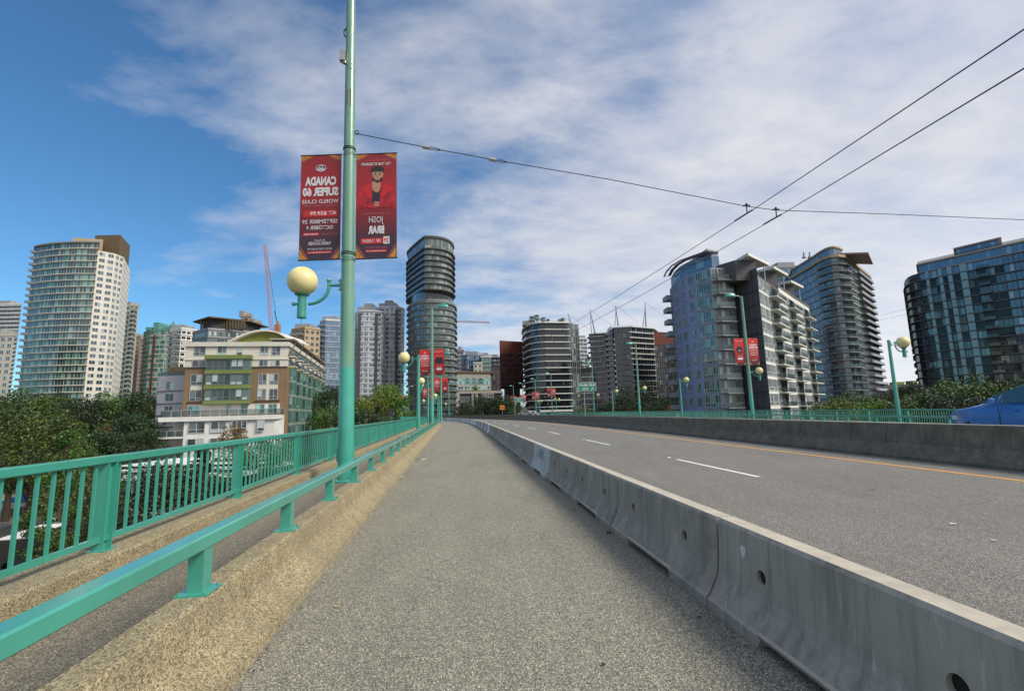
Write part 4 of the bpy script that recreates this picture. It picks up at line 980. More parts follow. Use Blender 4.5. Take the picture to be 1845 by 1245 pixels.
generic('apartment_tower', 'white tower with rounded balconies behind the lavender wing', 297, 346, 593, 250, 'white', 'dark', 'grey', 2.8, 3, .7, .5, pxc=318, skew=7, slab='white', nmax=80, balc=True)
# ---- glass tower with dark ragged crown
B = generic('apartment_tower', 'glass tower with wide dark brown roof crown above the cream building', 341, 443, 594, 190, 'grey', 'apt', 'grey', 3, 3, .92, .62, pxc=368, skew=9, slab='grey', nmax=100, nx_=3, roofbox=False)
zt = Z(392, 594, 190); a0_, a1_ = G(338, 197), G(445, 199); c0 = G(368, 188)
B.prism('crown', [a0_, c0, a1_, (a1_[0], 214), (a0_[0], 214)], zt+4.8, zt+5.3, WL['bronze'])
B.prism('crown_wall', [G(356, 195), G(372, 191), G(432, 197), (G(432, 197)[0], 210), (G(356, 197)[0], 210)], zt+.9, zt+4.8, WL['dark'])
q = MB()
for k in range(16):
    px = 362+k*5.2; a_ = G(px, 196 if px > 372 else 196); q.box(a_[0]-B.o.x-.25, a_[0]-B.o.x+.25, a_[1]-B.o.y-3, a_[1]-B.o.y-2.6, zt-GZ+.9, zt-GZ+4.8)
q.build('crown_post', WL['bronze'], B.e)
generic('apartment_tower', 'brick and grey tower right of the dark crowned tower', 428, 443, 571, 215, 'pink', 'dark', 'grey', 2.6, 3, .5, .55, nmax=60)
generic('apartment_tower', 'stepped brown tower behind the cream building roof', 444, 462, 584, 240, 'tan', 'dark', 'grey', 2.8, 3, .6, .55, nmax=40)
generic('apartment_tower', 'tan ribbed tower behind the lamp globe right of the crane', 521, 573, 592, 230, 'tan', 'dark', 'pale', 2.8, 3, .55, .55, pxc=545, skew=6, nmax=100, balc=True)
generic('apartment_tower', 'blue balconied tower behind the thick pole', 573, 622, 577, 260, 'bslate', 'sky', 'white', 2.8, 3, .8, .7, pxc=583, skew=6, slab='bwhite', nmax=100, balc=True)
# ---- twin white towers
def twin(px0, pxc, px1, pyt, Y, label, gs):
    pf = [G(px0, Y+7), G(pxc, Y)]+bez(G(pxc, Y), G(px1-6, Y-1), G(px1, Y+8), 4)[1:]; foot = pf+[rad(pf[-1], 20), rad(pf[0], 20)]
    zt = Z((px0+px1)/2, pyt, Y); B = Bld('apartment_tower', label, (X(pxc, Y), Y+12, GZ)); B.prism('wall', foot, GZ, zt, WL['bwhite'])
    zs = zlist(zt, 3.0)
    for i in range(len(pf)-1): facade(B, pf[i], pf[i+1], zs, 3, 2.9, .74, .58, .2, 2, 1, g=gs, f='white', bar=.12, skip=.0)
    for z in zs[:40]: B.prism('floor_slab', offset(foot, .3), z-.15, z+.2, WL['bwhite'])
    for k in (.0, .55):
        i0 = 1 if k == 0 else 3
        a_ = pf[i0]; nr = (0, -1)
        mb = MB(); mb.box(a_[0]-.6-B.o.x, a_[0]+.9-B.o.x, a_[1]-.6-B.o.y, a_[1]+.4-B.o.y, 0, zt-GZ-1); mb.build('pier', WL['dgrey'], B.e)
    B.prism('roof', offset(foot, .5), zt, zt+.8, WL['bwhite']); cx_ = (pf[0][0]+pf[-1][0])/2
    B.prism('plant_room', [(cx_-7, Y+6), (cx_+4, Y+6), (cx_+4, Y+18), (cx_-7, Y+18)], zt+.8, zt+4.2, WL['grey'])
    B.prism('plant_room', [(cx_-4, Y+9), (cx_+1, Y+9), (cx_+1, Y+15), (cx_-4, Y+15)], zt+4.2, zt+6.8, WL['grey'])
    B.flush(100)
twin(638, 645, 690, 561, 270, 'left twin of the white gridded towers, with blue windows', 'twin')
twin(676, 684, 727, 554, 290, 'right twin of the white gridded towers, beside the round dark tower', 'apt')
# ---- round dark tower
Y = 262; B = Bld('apartment_tower', 'tall dark rounded tower with twisted upper half and ringed floors', (X(778, Y), Y+14, GZ))
M['ring'] = wall('ring band', (.06, .058, .055)); M['ringl'] = wall('lower ring band', (.20, .235, .22))
lf = [G(735, Y+14)]+bez(G(735, Y+14), G(737, Y-2), G(770, Y-4), 6)[1:]+bez(G(770, Y-4), G(818, Y-4), G(821, Y+12), 7)[1:]
lfoot = lf+bez(lf[-1], (lf[-1][0], Y+34), ((lf[0][0]+lf[-1][0])/2, Y+34), 4)[1:]+bez(((lf[0][0]+lf[-1][0])/2, Y+34), (lf[0][0], Y+34), lf[0], 4)[1:-1]
zl = Z(778, 548, Y); zu = Z(778, 436, Y); fh = 3.52
B.prism('wall', lfoot, GZ, zl+2, WL['grey'])
zs = zlist(zl, fh, -4)
for i in range(len(lf)-1): facade(B, lf[i], lf[i+1], zs, fh, 2.4, .95, .74, .08, 2, 1, g='blue' if i < 5 else 'pgrn', f='grey', bar=.1)
for z in zs+[zl]:
    B.prism('floor_ring', offset(lfoot, 1.1), z-.2, z+.14, M['ringl'])
    B.ring('balcony_rail', offset(lfoot, 1.1), z+.18, z+1.0, GL['guard'], .05, True)
nk = bez(G(741, Y+12), G(744, Y), G(766, Y-3.5), 5)+bez(G(766, Y-3.5), G(808, Y-3), G(817, Y+13), 6)[1:]
nfoot = nk+[(nk[-1][0]-2, Y+26), (nk[0][0]+3, Y+26)]
zn = Z(778, 527, Y)
B.prism('wall', nfoot, zl+2.01, zn, WL['dark'])
for i in range(len(nk)-1): facade(B, nk[i], nk[i+1], [zl+2.1], (zn-zl-2.2), 2.3, .98, .97, .01, 1, 2, g='sky' if i < 5 else 'dark', f='grey', bar=.1)
uf = [G(735, Y+27)]+bez(G(733.5, Y+19), G(742, Y+9), G(766, Y-6), 5)+bez(G(766, Y-6), G(815, Y-6), G(819, Y+12), 8)[1:]
ufoot = uf+bez(uf[-1], (uf[-1][0]-2, Y+26), ((uf[0][0]+uf[-1][0])/2, Y+34), 3)[1:]
fu = (zu-zn)/8.9
B.prism('wall', ufoot, zn+.01, zu, WL['grey'])
for k in range(8):
    z = zn+.3+fu*k; hh = fu if k < 7 else zu-z
    for i in range(len(uf)-1): facade(B, uf[i], uf[i+1], [z], hh, 2.4, .97, .8 if k < 7 else .9, .1, 2, 1 if k < 7 else 2, g='sky' if i < 6 else 'pgrn', f='grey', bar=.1)
    B.prism('floor_ring', offset(ufoot, 1.2), z-.42, z+.16, M['ring'])
B.prism('roof', offset(ufoot, .7), zu, zu+1.3, M['ring'])
B.flush(100)
# ---- civic block with arched windows and lower wing
Y = 215; B = Bld('civic_building', 'low stone building with a row of arched green windows right of the round tower', (X(860, Y), Y+10, GZ))
a_, b_ = G(824, Y), G(884, Y+6); zt = Z(855, 671, Y)
B.prism('wall', [a_, b_, (b_[0], Y+24), (a_[0], Y+24)], GZ, zt, WL['stone']); nr = enorm(a_, b_)
B.prism('roof', offset([a_, b_, (b_[0], Y+24), (a_[0], Y+24)], .6), zt, zt+.7, WL['bronze'])
for k in range(5):
    f = (k+.5)/5; c = (a_[0]+(b_[0]-a_[0])*f, a_[1]+(b_[1]-a_[1])*f); z0 = Z(855, 692, Y)
    B.window(c, nr, z0, 2.6, 1.7, 3, 1, 'aqua', 'pale', .1)
    q = MB(); n_ = 10; q.add([(0, .05, 0)]+[(1.3*cos(pi*j/n_), .05, 1.2*sin(pi*j/n_)) for j in range(n_+1)], [(0, j+1, j+2) for j in range(n_)])
    for j in range(n_): q.tube([(1.32*cos(pi*j/n_), .06, 1.22*sin(pi*j/n_)), (1.32*cos(pi*(j+1)/n_), .06, 1.22*sin(pi*(j+1)/n_))], .07, 4)
    o = q.build('arched_window', GL['aqua'], B.e); o.location = Vector((c[0], c[1], z0+1.75))-B.o; o.rotation_euler = (0, 0, math.atan2(nr[1], nr[0])-pi/2)
    B.window(c, nr, Z(855, 701, Y), 2.6, 1.5, 2, 1, 'aqua', 'white', .12); B.window(c, nr, Z(855, 714, Y), 2.4, 1.7, 2, 1, 'aqua', 'pale', .12); B.window(c, nr, Z(855, 727, Y), 2.4, 1.8, 2, 1, 'dark', 'pale', .12)
B.prism('ledge', offset([a_, b_, (b_[0], Y+24), (a_[0], Y+24)], .35), Z(855, 704, Y), Z(855, 702.6, Y), WL['bronze'])
B.flush()
Y = 190; B = Bld('civic_building', 'dark glass low block with pale columns in front of the arched building', (X(865, Y), Y+6, GZ))
a_, b_ = G(828, Y), G(903, Y+3); zt = Z(865, 704.5, Y); pl = [a_, b_, (b_[0], Y+16), (a_[0], Y+16)]
B.prism('wall', pl, GZ, zt-1, WL['dark']); B.prism('roof', offset(pl, .5), zt-.9, zt+.1, WL['stone'])
facade(B, a_, G(852, Y+1), [Z(865, 742, Y)+.2, Z(865, 726, Y)], 3.2, 2, .8, .8, .05, 2, 2, 'dark', 'grey', .12)
for (p0, p1) in ((868, 878), (880, 890)): c = G((p0+p1)/2, Y+1.5); B.window((c[0], c[1]-.2), (0, -1), Z(865, 717, Y), 2.1, 1.7, 2, 1, 'dark', 'white', .14)
for p in (852, 859): c = G(p, Y+1); mb = MB(); mb.box(c[0]-.45-B.o.x, c[0]+.45-B.o.x, c[1]-.7-B.o.y, c[1]-B.o.y, 0, zt-1-GZ); mb.build('column', WL['stone'], B.e)
B.flush()
generic('office_tower', 'dark blue glass office tower between the round tower and the rust building', 832, 873, 641, 330, 'bslate', 'blue', 'blue', 2.6, 3.2, .86, .8, nmax=100, pxc=843, skew=5)
generic('office_tower', 'pale grey slab tower directly right of the round tower', 824, 836, 632, 360, 'grey', 'grey', 'grey', 2.6, 3, .7, .5, nmax=50)
generic('apartment_block', 'small yellowish block in front of the dark blue tower', 854, 870, 655, 290, 'cream', 'dark', 'grey', 2.6, 3, .35, .5, nmax=40, roofbox=False)
generic('apartment_tower', 'teal and white striped tower left of the rust building', 868, 885, 644, 320, 'copper', 'teal', 'white', 2.4, 3, .6, .6, nmax=60, slab='white')
generic('office_tower', 'dark slate tower top directly left of the rust building', 884, 903, 646, 345, 'dark', 'blue', 'dark', 2.6, 3, .8, .6, nmax=50)
generic('apartment_block', 'pinkish block with green glass against the rust building', 886, 903, 665, 260, 'pink', 'aqua', 'pale', 2.6, 3, .5, .6, nmax=50, roofbox=False)
# ---- rust buildings
def rustb(px0, px1, pyt, pyb, Y, label, skew=6, wm='rust', gm='rust'):
    a_, b_ = G(px0, Y), G(px1, Y+skew); zt = Z((px0+px1)/2, pyt, Y); zb = Z((px0+px1)/2, pyb, Y); pl = [a_, b_, rad(b_, 26), rad(a_, 26)]
    B = Bld('rust_building', label, (a_[0], Y+10, GZ)); B.prism('wall', pl, zb, zt-(0 if wm == 'rust' else 5.5), WL[wm]); B.prism('top_band', pl, zt-5.49, zt, WL['rust']) if wm != 'rust' else None; B.prism('base', offset(pl, -2), GZ, zb-.01, WL['dark'])
    n = int((b_[0]-a_[0])/1.1)
    facade(B, a_, b_, [zb+2.4*k for k in range(int((zt-4-zb)/2.4))], 2.4, 1.15, .8, .9, .05, 1, 1, gm, 'dark', .12, name='metal_panel')
    B.flush(100)
rustb(902, 944, 613, 696, 235, 'tall rust red metal clad building left of the curved dark tower')
rustb(1186, 1222, 597, 745, 200, 'second rust red and black building beside the blue apartment block', 4, 'black', 'dark')
# ---- curved dark tower with white slabs
Y = 218; B = Bld('apartment_tower', 'dark glass tower with white slab edges and rounded corner and roof garden', (X(995, Y), Y+12, GZ))
pf = [G(947, Y+30), G(949, Y+16)]+bez(G(951, Y+16), G(953, Y), G(985, Y-1), 6)[1:]+[G(1027, Y+1)]
sg = [G(1027, Y+1), G(1048, Y+4)]; foot = pf+[sg[1], rad(sg[1], 30)]; zt = Z(990, 583, Y); fh = (zt-Z(990, 733, Y))/13
B.prism('wall', foot, GZ, zt, WL['dark']); zs = zlist(zt, fh, -6)
for i in range(len(pf)-1): facade(B, pf[i], pf[i+1], zs, fh, 2.2, .95, .86, .04, 2, 1, 'dark', 'dark', .1)
facade(B, sg[0], sg[1], zs, fh, 2.0, .96, .9, .04, 2, 1, 'grey', 'grey', .1)
for z in zs:
    B.prism('floor_slab', offset(pf+[(pf[-1][0]-1, Y+28)], 1.2), z-.22, z+.16, WL['white'])
    B.ring('balcony_rail', offset(pf, 1.1, False), z+.16, z+1.1, GL['dark'], .05)
zt_ = zt+.01
B.prism('roof', offset(pf+[(pf[-1][0], Y+34)], 1.3), zt_, zt_+.6, WL['white'])
for k, (px, hh) in enumerate(((957, 2.0), (1010, 1.4))): c = G(px, Y+6); B.prism('plant_room', [(c[0]-3, Y+5), (c[0]+3, Y+5), (c[0]+3, Y+12), (c[0]-3, Y+12)], zt_+.6, zt_+.6+hh, WL['grey'])
B.flush(100); roofgarden = (Y, zt_+.6)
generic('office_tower', 'pale glass tower far between the two dark towers', 1044, 1062, 610, 420, 'bwhite', 'grey', 'pale', 3, 3.4, .9, .8, nmax=50, skew=4)
# ---- dark glass building with lower wing
Y = 232; B = Bld('apartment_tower', 'wide dark glass tower with thin white slab edges and a lower left wing', (X(1120, Y), Y+12, GZ))
pf = [G(1068, Y+8), G(1098, Y+6), G(1100, Y+4), G(1110, Y+3), G(1113, Y), G(1145, Y-2), G(1184, Y+5), G(1190, Y+14)]
foot = pf+[rad(pf[-1], 24), rad(pf[0], 28)]; zt = Z(1130, 591, Y); zt0 = Z(1085, 598, Y); fh = (zt-Z(1130, 736, Y))/15
B.prism('wall', [pf[0], pf[1], pf[2], pf[3], rad(pf[3], 28), rad(pf[0], 28)], GZ, zt0, WL['dark']); B.prism('wall', pf[4:]+[rad(pf[-1], 24), rad(pf[4], 30)], GZ, zt, WL['dark'])
zs = zlist(zt, fh, -6)
for i in range(len(pf)-1): facade(B, pf[i], pf[i+1], [z for z in zs if z+fh < (zt0 if i < 4 else zt)+.5], fh, 2.4, .95, .88, .04, 2, 1, 'dark' if i != 2 else 'grey', 'grey' if i > 3 else 'dark', .09)
for z in zs:
    if z < zt0: B.prism('floor_slab', offset([pf[0], pf[1], (pf[1][0], Y+14), (pf[0][0], Y+14)], .6), z-.14, z+.12, WL['bwhite'])
    B.prism('floor_slab', offset([pf[5], pf[6], (pf[6][0], Y+14), (pf[5][0], Y+14)], 1.4), z-.17, z+.14, WL['white'])
    if z < zt0:
        c = pf[2]; mb = MB(); mb.box(-1.2, 2.6, -1.6, .4, -.2, 0); mb.box(-1.2, 2.6, -1.6, -1.5, 0, .95); o = mb.build('balcony', FR['grey'], B.e); o.location = Vector((c[0], c[1], z))-B.o
B.prism('roof', offset(pf[4:]+[rad(pf[-1], 24), rad(pf[4], 30)], 1.0), zt, zt+.5, WL['bwhite']); B.prism('roof', offset([pf[0], pf[1], pf[2], pf[3], rad(pf[3], 28), rad(pf[0], 28)], .5), zt0, zt0+.5, WL['grey'])
c = G(1128, Y+8); B.prism('plant_room', [(c[0]-6, Y+6), (c[0]+5, Y+6), (c[0]+5, Y+16), (c[0]-6, Y+16)], zt+.5, zt+2.3, WL['bwhite'])
wl = [G(1047, Y+1), G(1070, Y)]; zw = Z(1058, 663, Y); B.prism('wing', [wl[0], wl[1], (wl[1][0], Y+20), (wl[0][0], Y+20)], GZ, zw, WL['dark'])
zsw = [z for z in zs if z+fh < zw+.6]; facade(B, wl[0], wl[1], zsw, fh, 2.4, .95, .88, .04, 2, 1, 'dark', 'dark', .09)
for z in zsw: B.prism('floor_slab', offset([wl[0], wl[1], (wl[1][0], Y+6), (wl[0][0], Y+6)], .5), z-.14, z+.12, WL['bwhite'])
B.flush(100); wing = (Y, zw)

# ---- blue apartment block with dark column and white right side
B = Bld('apartment_building', 'blue and grey apartment block with stepped balconies and flat roof canopies', (X(1330, 110), 112, GZ))
A_ = G(1221, 116); A2 = G(1236, 107.5); A3 = G(1270, 101.5); A4 = G(1300, 98); A5 = G(1326, 98.5); A6 = G(1344, 103); C1 = G(1345, 101); C2 = G(1386, 94.5); R1 = G(1423, 108); R2 = G(1452, 121); R3 = G(1476, 133)
zB = Z(1300, 482, 98); fh = (zB-Z(1315, 735, 98))/10.0
pf = [A_]+bez(A_, G(1232, 105), A3, 4)[1:]+[A4]
bfoot = pf+[A5, A6, (A6[0]+2, 122), (A_[0]+5, 128)]
B.prism('wall', bfoot, GZ, zB, WL['blue']); zs = zlist(zB+.01, fh, -6)
for i in range(len(pf)-2): facade(B, pf[i], pf[i+1], zs, fh, 2.7, .42, .62, .18, 2, 2, 'teal', 'grey', .09)
facade(B, pf[-2], pf[-1], zs, fh, 5.2, .92, .82, .1, 6, 2, 'teal', 'pale', .09)
facade(B, A4, A5, zs, fh, 1.6, .94, .84, .08, 2, 2, 'apt', 'pale', .09); facade(B, A5, A6, zs, fh, 1.6, .94, .84, .08, 2, 2, 'grey', 'pale', .09)
for z in zs:
    m0 = ((pf[-2][0]+pf[-1][0])/2, (pf[-2][1]+pf[-1][1])/2)
    pl = [(pf[-2][0]+.1, pf[-2][1]-.55), (A4[0]+.8, A4[1]-1.6), (A5[0]+1.2, A5[1]-1.3), A5, A4, pf[-2]]
    B.prism('balcony_slab', pl, z-.14, z+.08, WL['grey'])
    B.ring('balcony_rail', [(A4[0]-.6, A4[1]-1.35), (A4[0]+.8, A4[1]-1.55), (A5[0]+1.1, A5[1]-1.2), (A5[0]+.8, A5[1])], z+.1, z+1.12, GL['guard'], .05)
    mb = MB(); mb.box(-1.9, .8, -1.7, 1.5, -.14, .06); mb.box(-1.9, -1.84, -1.7, 1.5, .06, 1.0); mb.box(-1.84, .8, -1.7, -1.64, .06, 1.0); o = mb.build('balcony', FR['grey'], B.e); o.location = Vector((A_[0]+.2, A_[1]-.6, z))-B.o
    B.prism('floor_slab', [(A6[0]-1.4, A6[1]-1.6), (A6[0]+.4, A6[1]-.6), A6, (A6[0]-1.6, A6[1]-.5)], z-.12, z+.06, WL['grey'])
# glazed top storey and canopies
tp = [(p[0]+1.0, p[1]+1.2) for p in pf]+[(A5[0]-.5, A5[1]+1.2)]; zT = zB+fh*1.15
B.prism('top_storey', tp+[(A6[0], 120), (A_[0]+6, 126)], zB+.01, zT, WL['blue'])
for i in range(len(tp)-1): facade(B, tp[i], tp[i+1], [zB], fh*1.1, 1.8, .97, .86, .06, 1, 2, 'sky', 'grey', .09)
op = offset(pf, 1.3, False); ip = offset(pf, 1.0, False)
mb = MB(); mb.sweep([[(a[0]-B.o.x, a[1]-B.o.y, zT-.06-GZ+.0), (a[0]-B.o.x, a[1]-B.o.y, zT+.1-GZ), (b_[0]-B.o.x, b_[1]-B.o.y, zT+.1-GZ), (b_[0]-B.o.x, b_[1]-B.o.y, zT-.06-GZ)] for a, b_ in zip(op, ip)])
op2 = offset(pf, .1, False); ip2 = offset(pf, -.5, False)
mb.sweep([[(a[0]-B.o.x, a[1]-B.o.y, zT+.05-GZ), (a[0]-B.o.x, a[1]-B.o.y, zT+.4-GZ), (b_[0]-B.o.x, b_[1]-B.o.y, zT+.4-GZ), (b_[0]-B.o.x, b_[1]-B.o.y, zT+.05-GZ)] for a, b_ in zip(op2, ip2)])
for i in range(len(op)):
    mb.beam((op[i][0]-B.o.x, op[i][1]-B.o.y, zT-GZ), (ip2[i][0]-B.o.x, ip2[i][1]-B.o.y, zT+.2-GZ), .12, .1)
mb.build('roof_trellis', WL['dgrey'], B.e)
B.prism('roof', [(A_[0]+1.5, A_[1]-1.5), (A4[0]-.2, A4[1]+.4), (A5[0]-.2, A5[1]+1.4), (A6[0], 118), (A_[0]+5, 126)], zT+.6, zT+1.0, WL['lav'])
ct = Z(1347, 474, 99)
B.prism('column_block', [C1, C2, (C2[0]+1, 112), (C1[0]+1, 112)], GZ, Z(1350, 489, 97), WL['dgrey'])
zc_ = Z(1350, 489, 97); nr = enorm(C1, C2)
q = MB()
for k in range(5):
    f = k/4; x = C1[0]+(C2[0]-C1[0])*f; y = C1[1]+(C2[1]-C1[1])*f; q.box(x-.04-B.o.x, x+.04-B.o.x, y-.08-B.o.y, y-B.o.y+.02, 0, zc_-GZ)
for z in zs:
    q.beam((C1[0]-B.o.x+nr[0]*.05, C1[1]-B.o.y+nr[1]*.05, z-GZ), (C2[0]-B.o.x+nr[0]*.05, C2[1]-B.o.y+nr[1]*.05, z-GZ), .06, .12)
q.build('cladding_joint', WL['dark'], B.e)
# right side: three bays stepping down
segs = [(C2, R1, Z(1390, 503, 96)), (R1, R2, Z(1425, 517, 108)), (R2, R3, Z(1452, 540, 122))]
for k, (a_, b_, zt) in enumerate(segs):
    bx = (2.5, 2.0)
    B.prism('wall', [a_, b_, rad(b_, 9), rad(a_, 9)], GZ, zt, WL['white'])
    zz_ = [z for z in zs if z+fh < zt+1.2]
    mid_ = (a_[0]+(b_[0]-a_[0])*.58, a_[1]+(b_[1]-a_[1])*.58)
    facade(B, a_, mid_, zz_, fh, 3.6, .90, .80, .1, 5, 2, 'apt', 'white', .08)
    nr = enorm(a_, b_)
    for z in zz_:
        B.window((mid_[0]+(b_[0]-mid_[0])*.42+nr[0]*.01, mid_[1]+(b_[1]-mid_[1])*.42+nr[1]*.01), nr, z+.1, hypot(b_[0]-mid_[0], b_[1]-mid_[1])*.74, fh*.86, 2, 1, 'dark', 'dark', .08, 'balcony_door')
        p0 = (mid_[0]-(b_[0]-a_[0])*.10, mid_[1]-(b_[1]-a_[1])*.10); o_ = 1.5
        B.prism('balcony_slab', [(p0[0]+nr[0]*o_, p0[1]+nr[1]*o_), (b_[0]+nr[0]*o_, b_[1]+nr[1]*o_), b_, p0], z-.16, z+.06, WL['white'])
        B.ring('balcony_rail', [p0, (p0[0]+nr[0]*1.45, p0[1]+nr[1]*1.45), (b_[0]+nr[0]*1.45, b_[1]+nr[1]*1.45), b_], z+.08, z+1.05, GL['guard'], .05)
    B.prism('parapet', offset([a_, b_, rad(b_, 9), rad(a_, 9)], .1), zt, zt+.7, WL['dgrey'])
    # flat canopy on slim posts
    zcn = zt+4.4; u_ = ((b_[0]-a_[0]), (b_[1]-a_[1])); Lc = hypot(*u_); u_ = (u_[0]/Lc, u_[1]/Lc)
    c0 = (a_[0]-u_[0]*(6.5 if k == 0 else 2.5)-nr[0]*1, a_[1]-u_[1]*(3.0 if k == 0 else 1)-nr[1]*1)
    e0 = (a_[0]+u_[0]*9.0+nr[0]*.6, a_[1]+u_[1]*9.0+nr[1]*.6)
    s0_ = (a_[0]-1.5+nr[0]*.9, a_[1]+nr[1]*.9)
    if k == 0: pl = [(C1[0]-1.2, C1[1]-.4), (C2[0]-2.0, C2[1]-1.2), e0, (e0[0]-5, e0[1]+5), (C1[0], C1[1]+8)]
    else: pl = [s0_, e0, (e0[0]-6, e0[1]+6), (s0_[0]-4, s0_[1]+6)]
    B.prism('canopy', pl, zcn, zcn+.6, WL['white'])
    pb = (a_[0]-nr[0]*.5, a_[1]-nr[1]*.5); B.prism('penthouse', [(pb[0]-3, pb[1]+1.5), (pb[0]+u_[0]*2.2, pb[1]+u_[1]*2.2), (pb[0]+u_[0]*2.2-4, pb[1]+u_[1]*2.2+6), (pb[0]-6, pb[1]+6)], zt+.01, zcn-.01, WL['dgrey'])
    mb = MB(); q0 = (e0[0]-u_[0]*1.6-nr[0]*.8-B.o.x, e0[1]-u_[1]*1.6-nr[1]*.8-B.o.y); mb.tube([(q0[0], q0[1], zt-GZ), (q0[0], q0[1], zcn-GZ)], .12, 8); mb.build('canopy_post', FR['pale'], B.e)
B.flush(100)
# ---- tall blue curved tower behind it
B = Bld('apartment_tower', 'tall blue glass tower with rounded corner and tilted roof blade, right of the grey block', (X(1520, 180), 190, GZ))
pf = [G(1448, 204), G(1490, 186)]+bez(G(1490, 186), G(1535, 166), G(1557, 177), 6)[1:]; sf = [pf[-1], G(1570, 186), G(1594, 205)]
foot = pf+sf[1:]+[rad(sf[-1], 20), rad(pf[0], 20)]; zt = Z(1500, 470, 175); fh = (Z(1515, 460, 172)-Z(1535, 715, 172))/19.0; zt = Z(1515, 462, 172)
B.prism('wall', foot, GZ, zt, WL['bslate']); zs = zlist(zt, fh, -6)
for i in range(2): facade(B, pf[i], pf[i+1], zs, fh, 2.2, .9, .82, .08, 2, 1, 'sky', 'grey', .1)
for i in range(2, len(pf)-1): facade(B, pf[i], pf[i+1], zs, fh, 2.4, .92, .82, .08, 2, 1, 'blue', 'grey', .1)
for i in range(2): facade(B, sf[i], sf[i+1], zs, fh, 2.6, .86, .82, .08, 2, 1, 'teal' if i == 0 else 'dark', 'pale', .1)
for z in zs:
    B.prism('floor_slab', offset(foot, .35), z-.15, z+.15, WL['stone2'])
    rr = offset(pf, 1.5, False)[2:]; B.prism('balcony_slab', rr+list(reversed(pf[2:])), z-.12, z+.12, WL['grey']); B.ring('balcony_rail', rr, z+.12, z+1.1, GL['guard'], .05)
    nr = enorm(sf[1], sf[2]); B.prism('balcony_slab', [(sf[1][0]+nr[0]*1.6, sf[1][1]+nr[1]*1.6), (sf[2][0]+nr[0]*1.6, sf[2][1]+nr[1]*1.6), sf[2], sf[1]], z-.12, z+.12, WL['grey'])
    B.ring('balcony_rail', [(sf[1][0]+nr[0]*1.55, sf[1][1]+nr[1]*1.55), (sf[2][0]+nr[0]*1.55, sf[2][1]+nr[1]*1.55)], z+.12, z+1.1, GL['dark'], .05)
B.prism('roof', offset(foot, .9), zt, zt+1.0, WL['tan']); tp = offset(pf, -1.2, False)
B.prism('top_storey', tp+[(sf[1][0]-4, 205), (pf[0][0]+8, 218)], zt+1.01, zt+4.2, WL['blue'])
for i in range(len(tp)-1): facade(B, tp[i], tp[i+1], [zt+1], 3, 2.2, .94, .85, .05, 2, 1, 'sky', 'grey', .1)
B.prism('roof', offset(tp+[(sf[1][0]-4, 205), (pf[0][0]+8, 218)], .5), zt+4.21, zt+4.8, WL['tan'])
b0 = G(1546, 178); mb = MB(); zz_ = Z(1550, 466, 180)-GZ
mb.sweep([[(x-B.o.x, y-B.o.y, z) for x, y, z in ((G(1545, 176)[0], 176, zz_+.6), (G(1600, 168)[0], 168, zz_-2.0), (G(1606, 182)[0], 182, zz_-2.0), (G(1548, 188)[0], 188, zz_+.6))], [(x-B.o.x, y-B.o.y, z) for x, y, z in ((G(1545, 176)[0], 176, zz_+1.2), (G(1600, 168)[0], 168, zz_-1.4), (G(1606, 182)[0], 182, zz_-1.4), (G(1548, 188)[0], 188, zz_+1.2))]])
mb.build('roof_blade', WL['pink'], B.e)
for px in (1478, 1489, 1516): c = G(px, 188); mb = MB(); mb.lathe([(.9, 0), (.3, 1.2), (.25, 2.4), (.05, 2.6)], 8, (c[0]-B.o.x, c[1]-B.o.y, zt-GZ+4.8)); mb.build('roof_vent', FR['grey'], B.e)
B.flush(100)
generic('apartment_tower', 'blue glass tower top peeking between the grey block and the tall curved tower', 1404, 1462, 482, 215, 'bslate', 'sky', 'grey', 2.4, 3.4, .9, .8, nmax=80, slab='grey')
# ---- right hand dark tower
B = Bld('apartment_tower', 'wide dark tower with light vertical strips cut by the right edge of the frame', (X(1750, 180), 185, GZ))
L0 = G(1659, 196); L1 = G(1664, 188); pf = [L0]+bez(L0, G(1660, 184), G(1690, 180), 4)[1:]+[G(1850, 160), G(1960, 149)]
foot = pf+[rad(pf[-1], 30), rad(L0, 25)]; zt = Z(1665, 497, 184); 
fh = (Z(1690, 520, 180)-Z(1720, 668, 177))/10.35
B.prism('wall', foot, GZ, zt, WL['dark']); zs = zlist(zt, fh, -6)
for i in range(4): facade(B, pf[i], pf[i+1], zs, fh, 2.4, .95, .84, .06, 2, 1, 'blue', 'dark', .1)
a_, b_ = pf[4], pf[5]; Lx = hypot(b_[0]-a_[0], b_[1]-a_[1]); nr = enorm(a_, b_)
facade(B, a_, b_, zs[1:], fh, 2.3, .95, .84, .06, 2, 1, 'dark', 'dgreen', .1, gs=['dark2', 'dark2', 'dark2', 'teal', 'dark2', 'grey', 'dark2', 'dark2']); facade(B, a_, b_, zs[:1], fh, 2.6, .95, .84, .06, 2, 1, 'sky', 'blue', .1)
facade(B, pf[5], pf[6], zs, fh, 2.6, .95, .84, .06, 2, 1, 'blue', 'dark', .1)
for z in zs: B.prism('floor_slab', offset(foot, .7), z-.14, z+.14, WL['slate'])
def on(px):
    lo, hi = 0, 1
    for _ in range(30):
        m_ = (lo+hi)/2; q = (a_[0]+(b_[0]-a_[0])*m_, a_[1]+(b_[1]-a_[1])*m_)
        if X(px, q[1]) > q[0]: lo = m_
        else: hi = m_
    return lo
ang = math.atan2(nr[1], nr[0])+pi/2
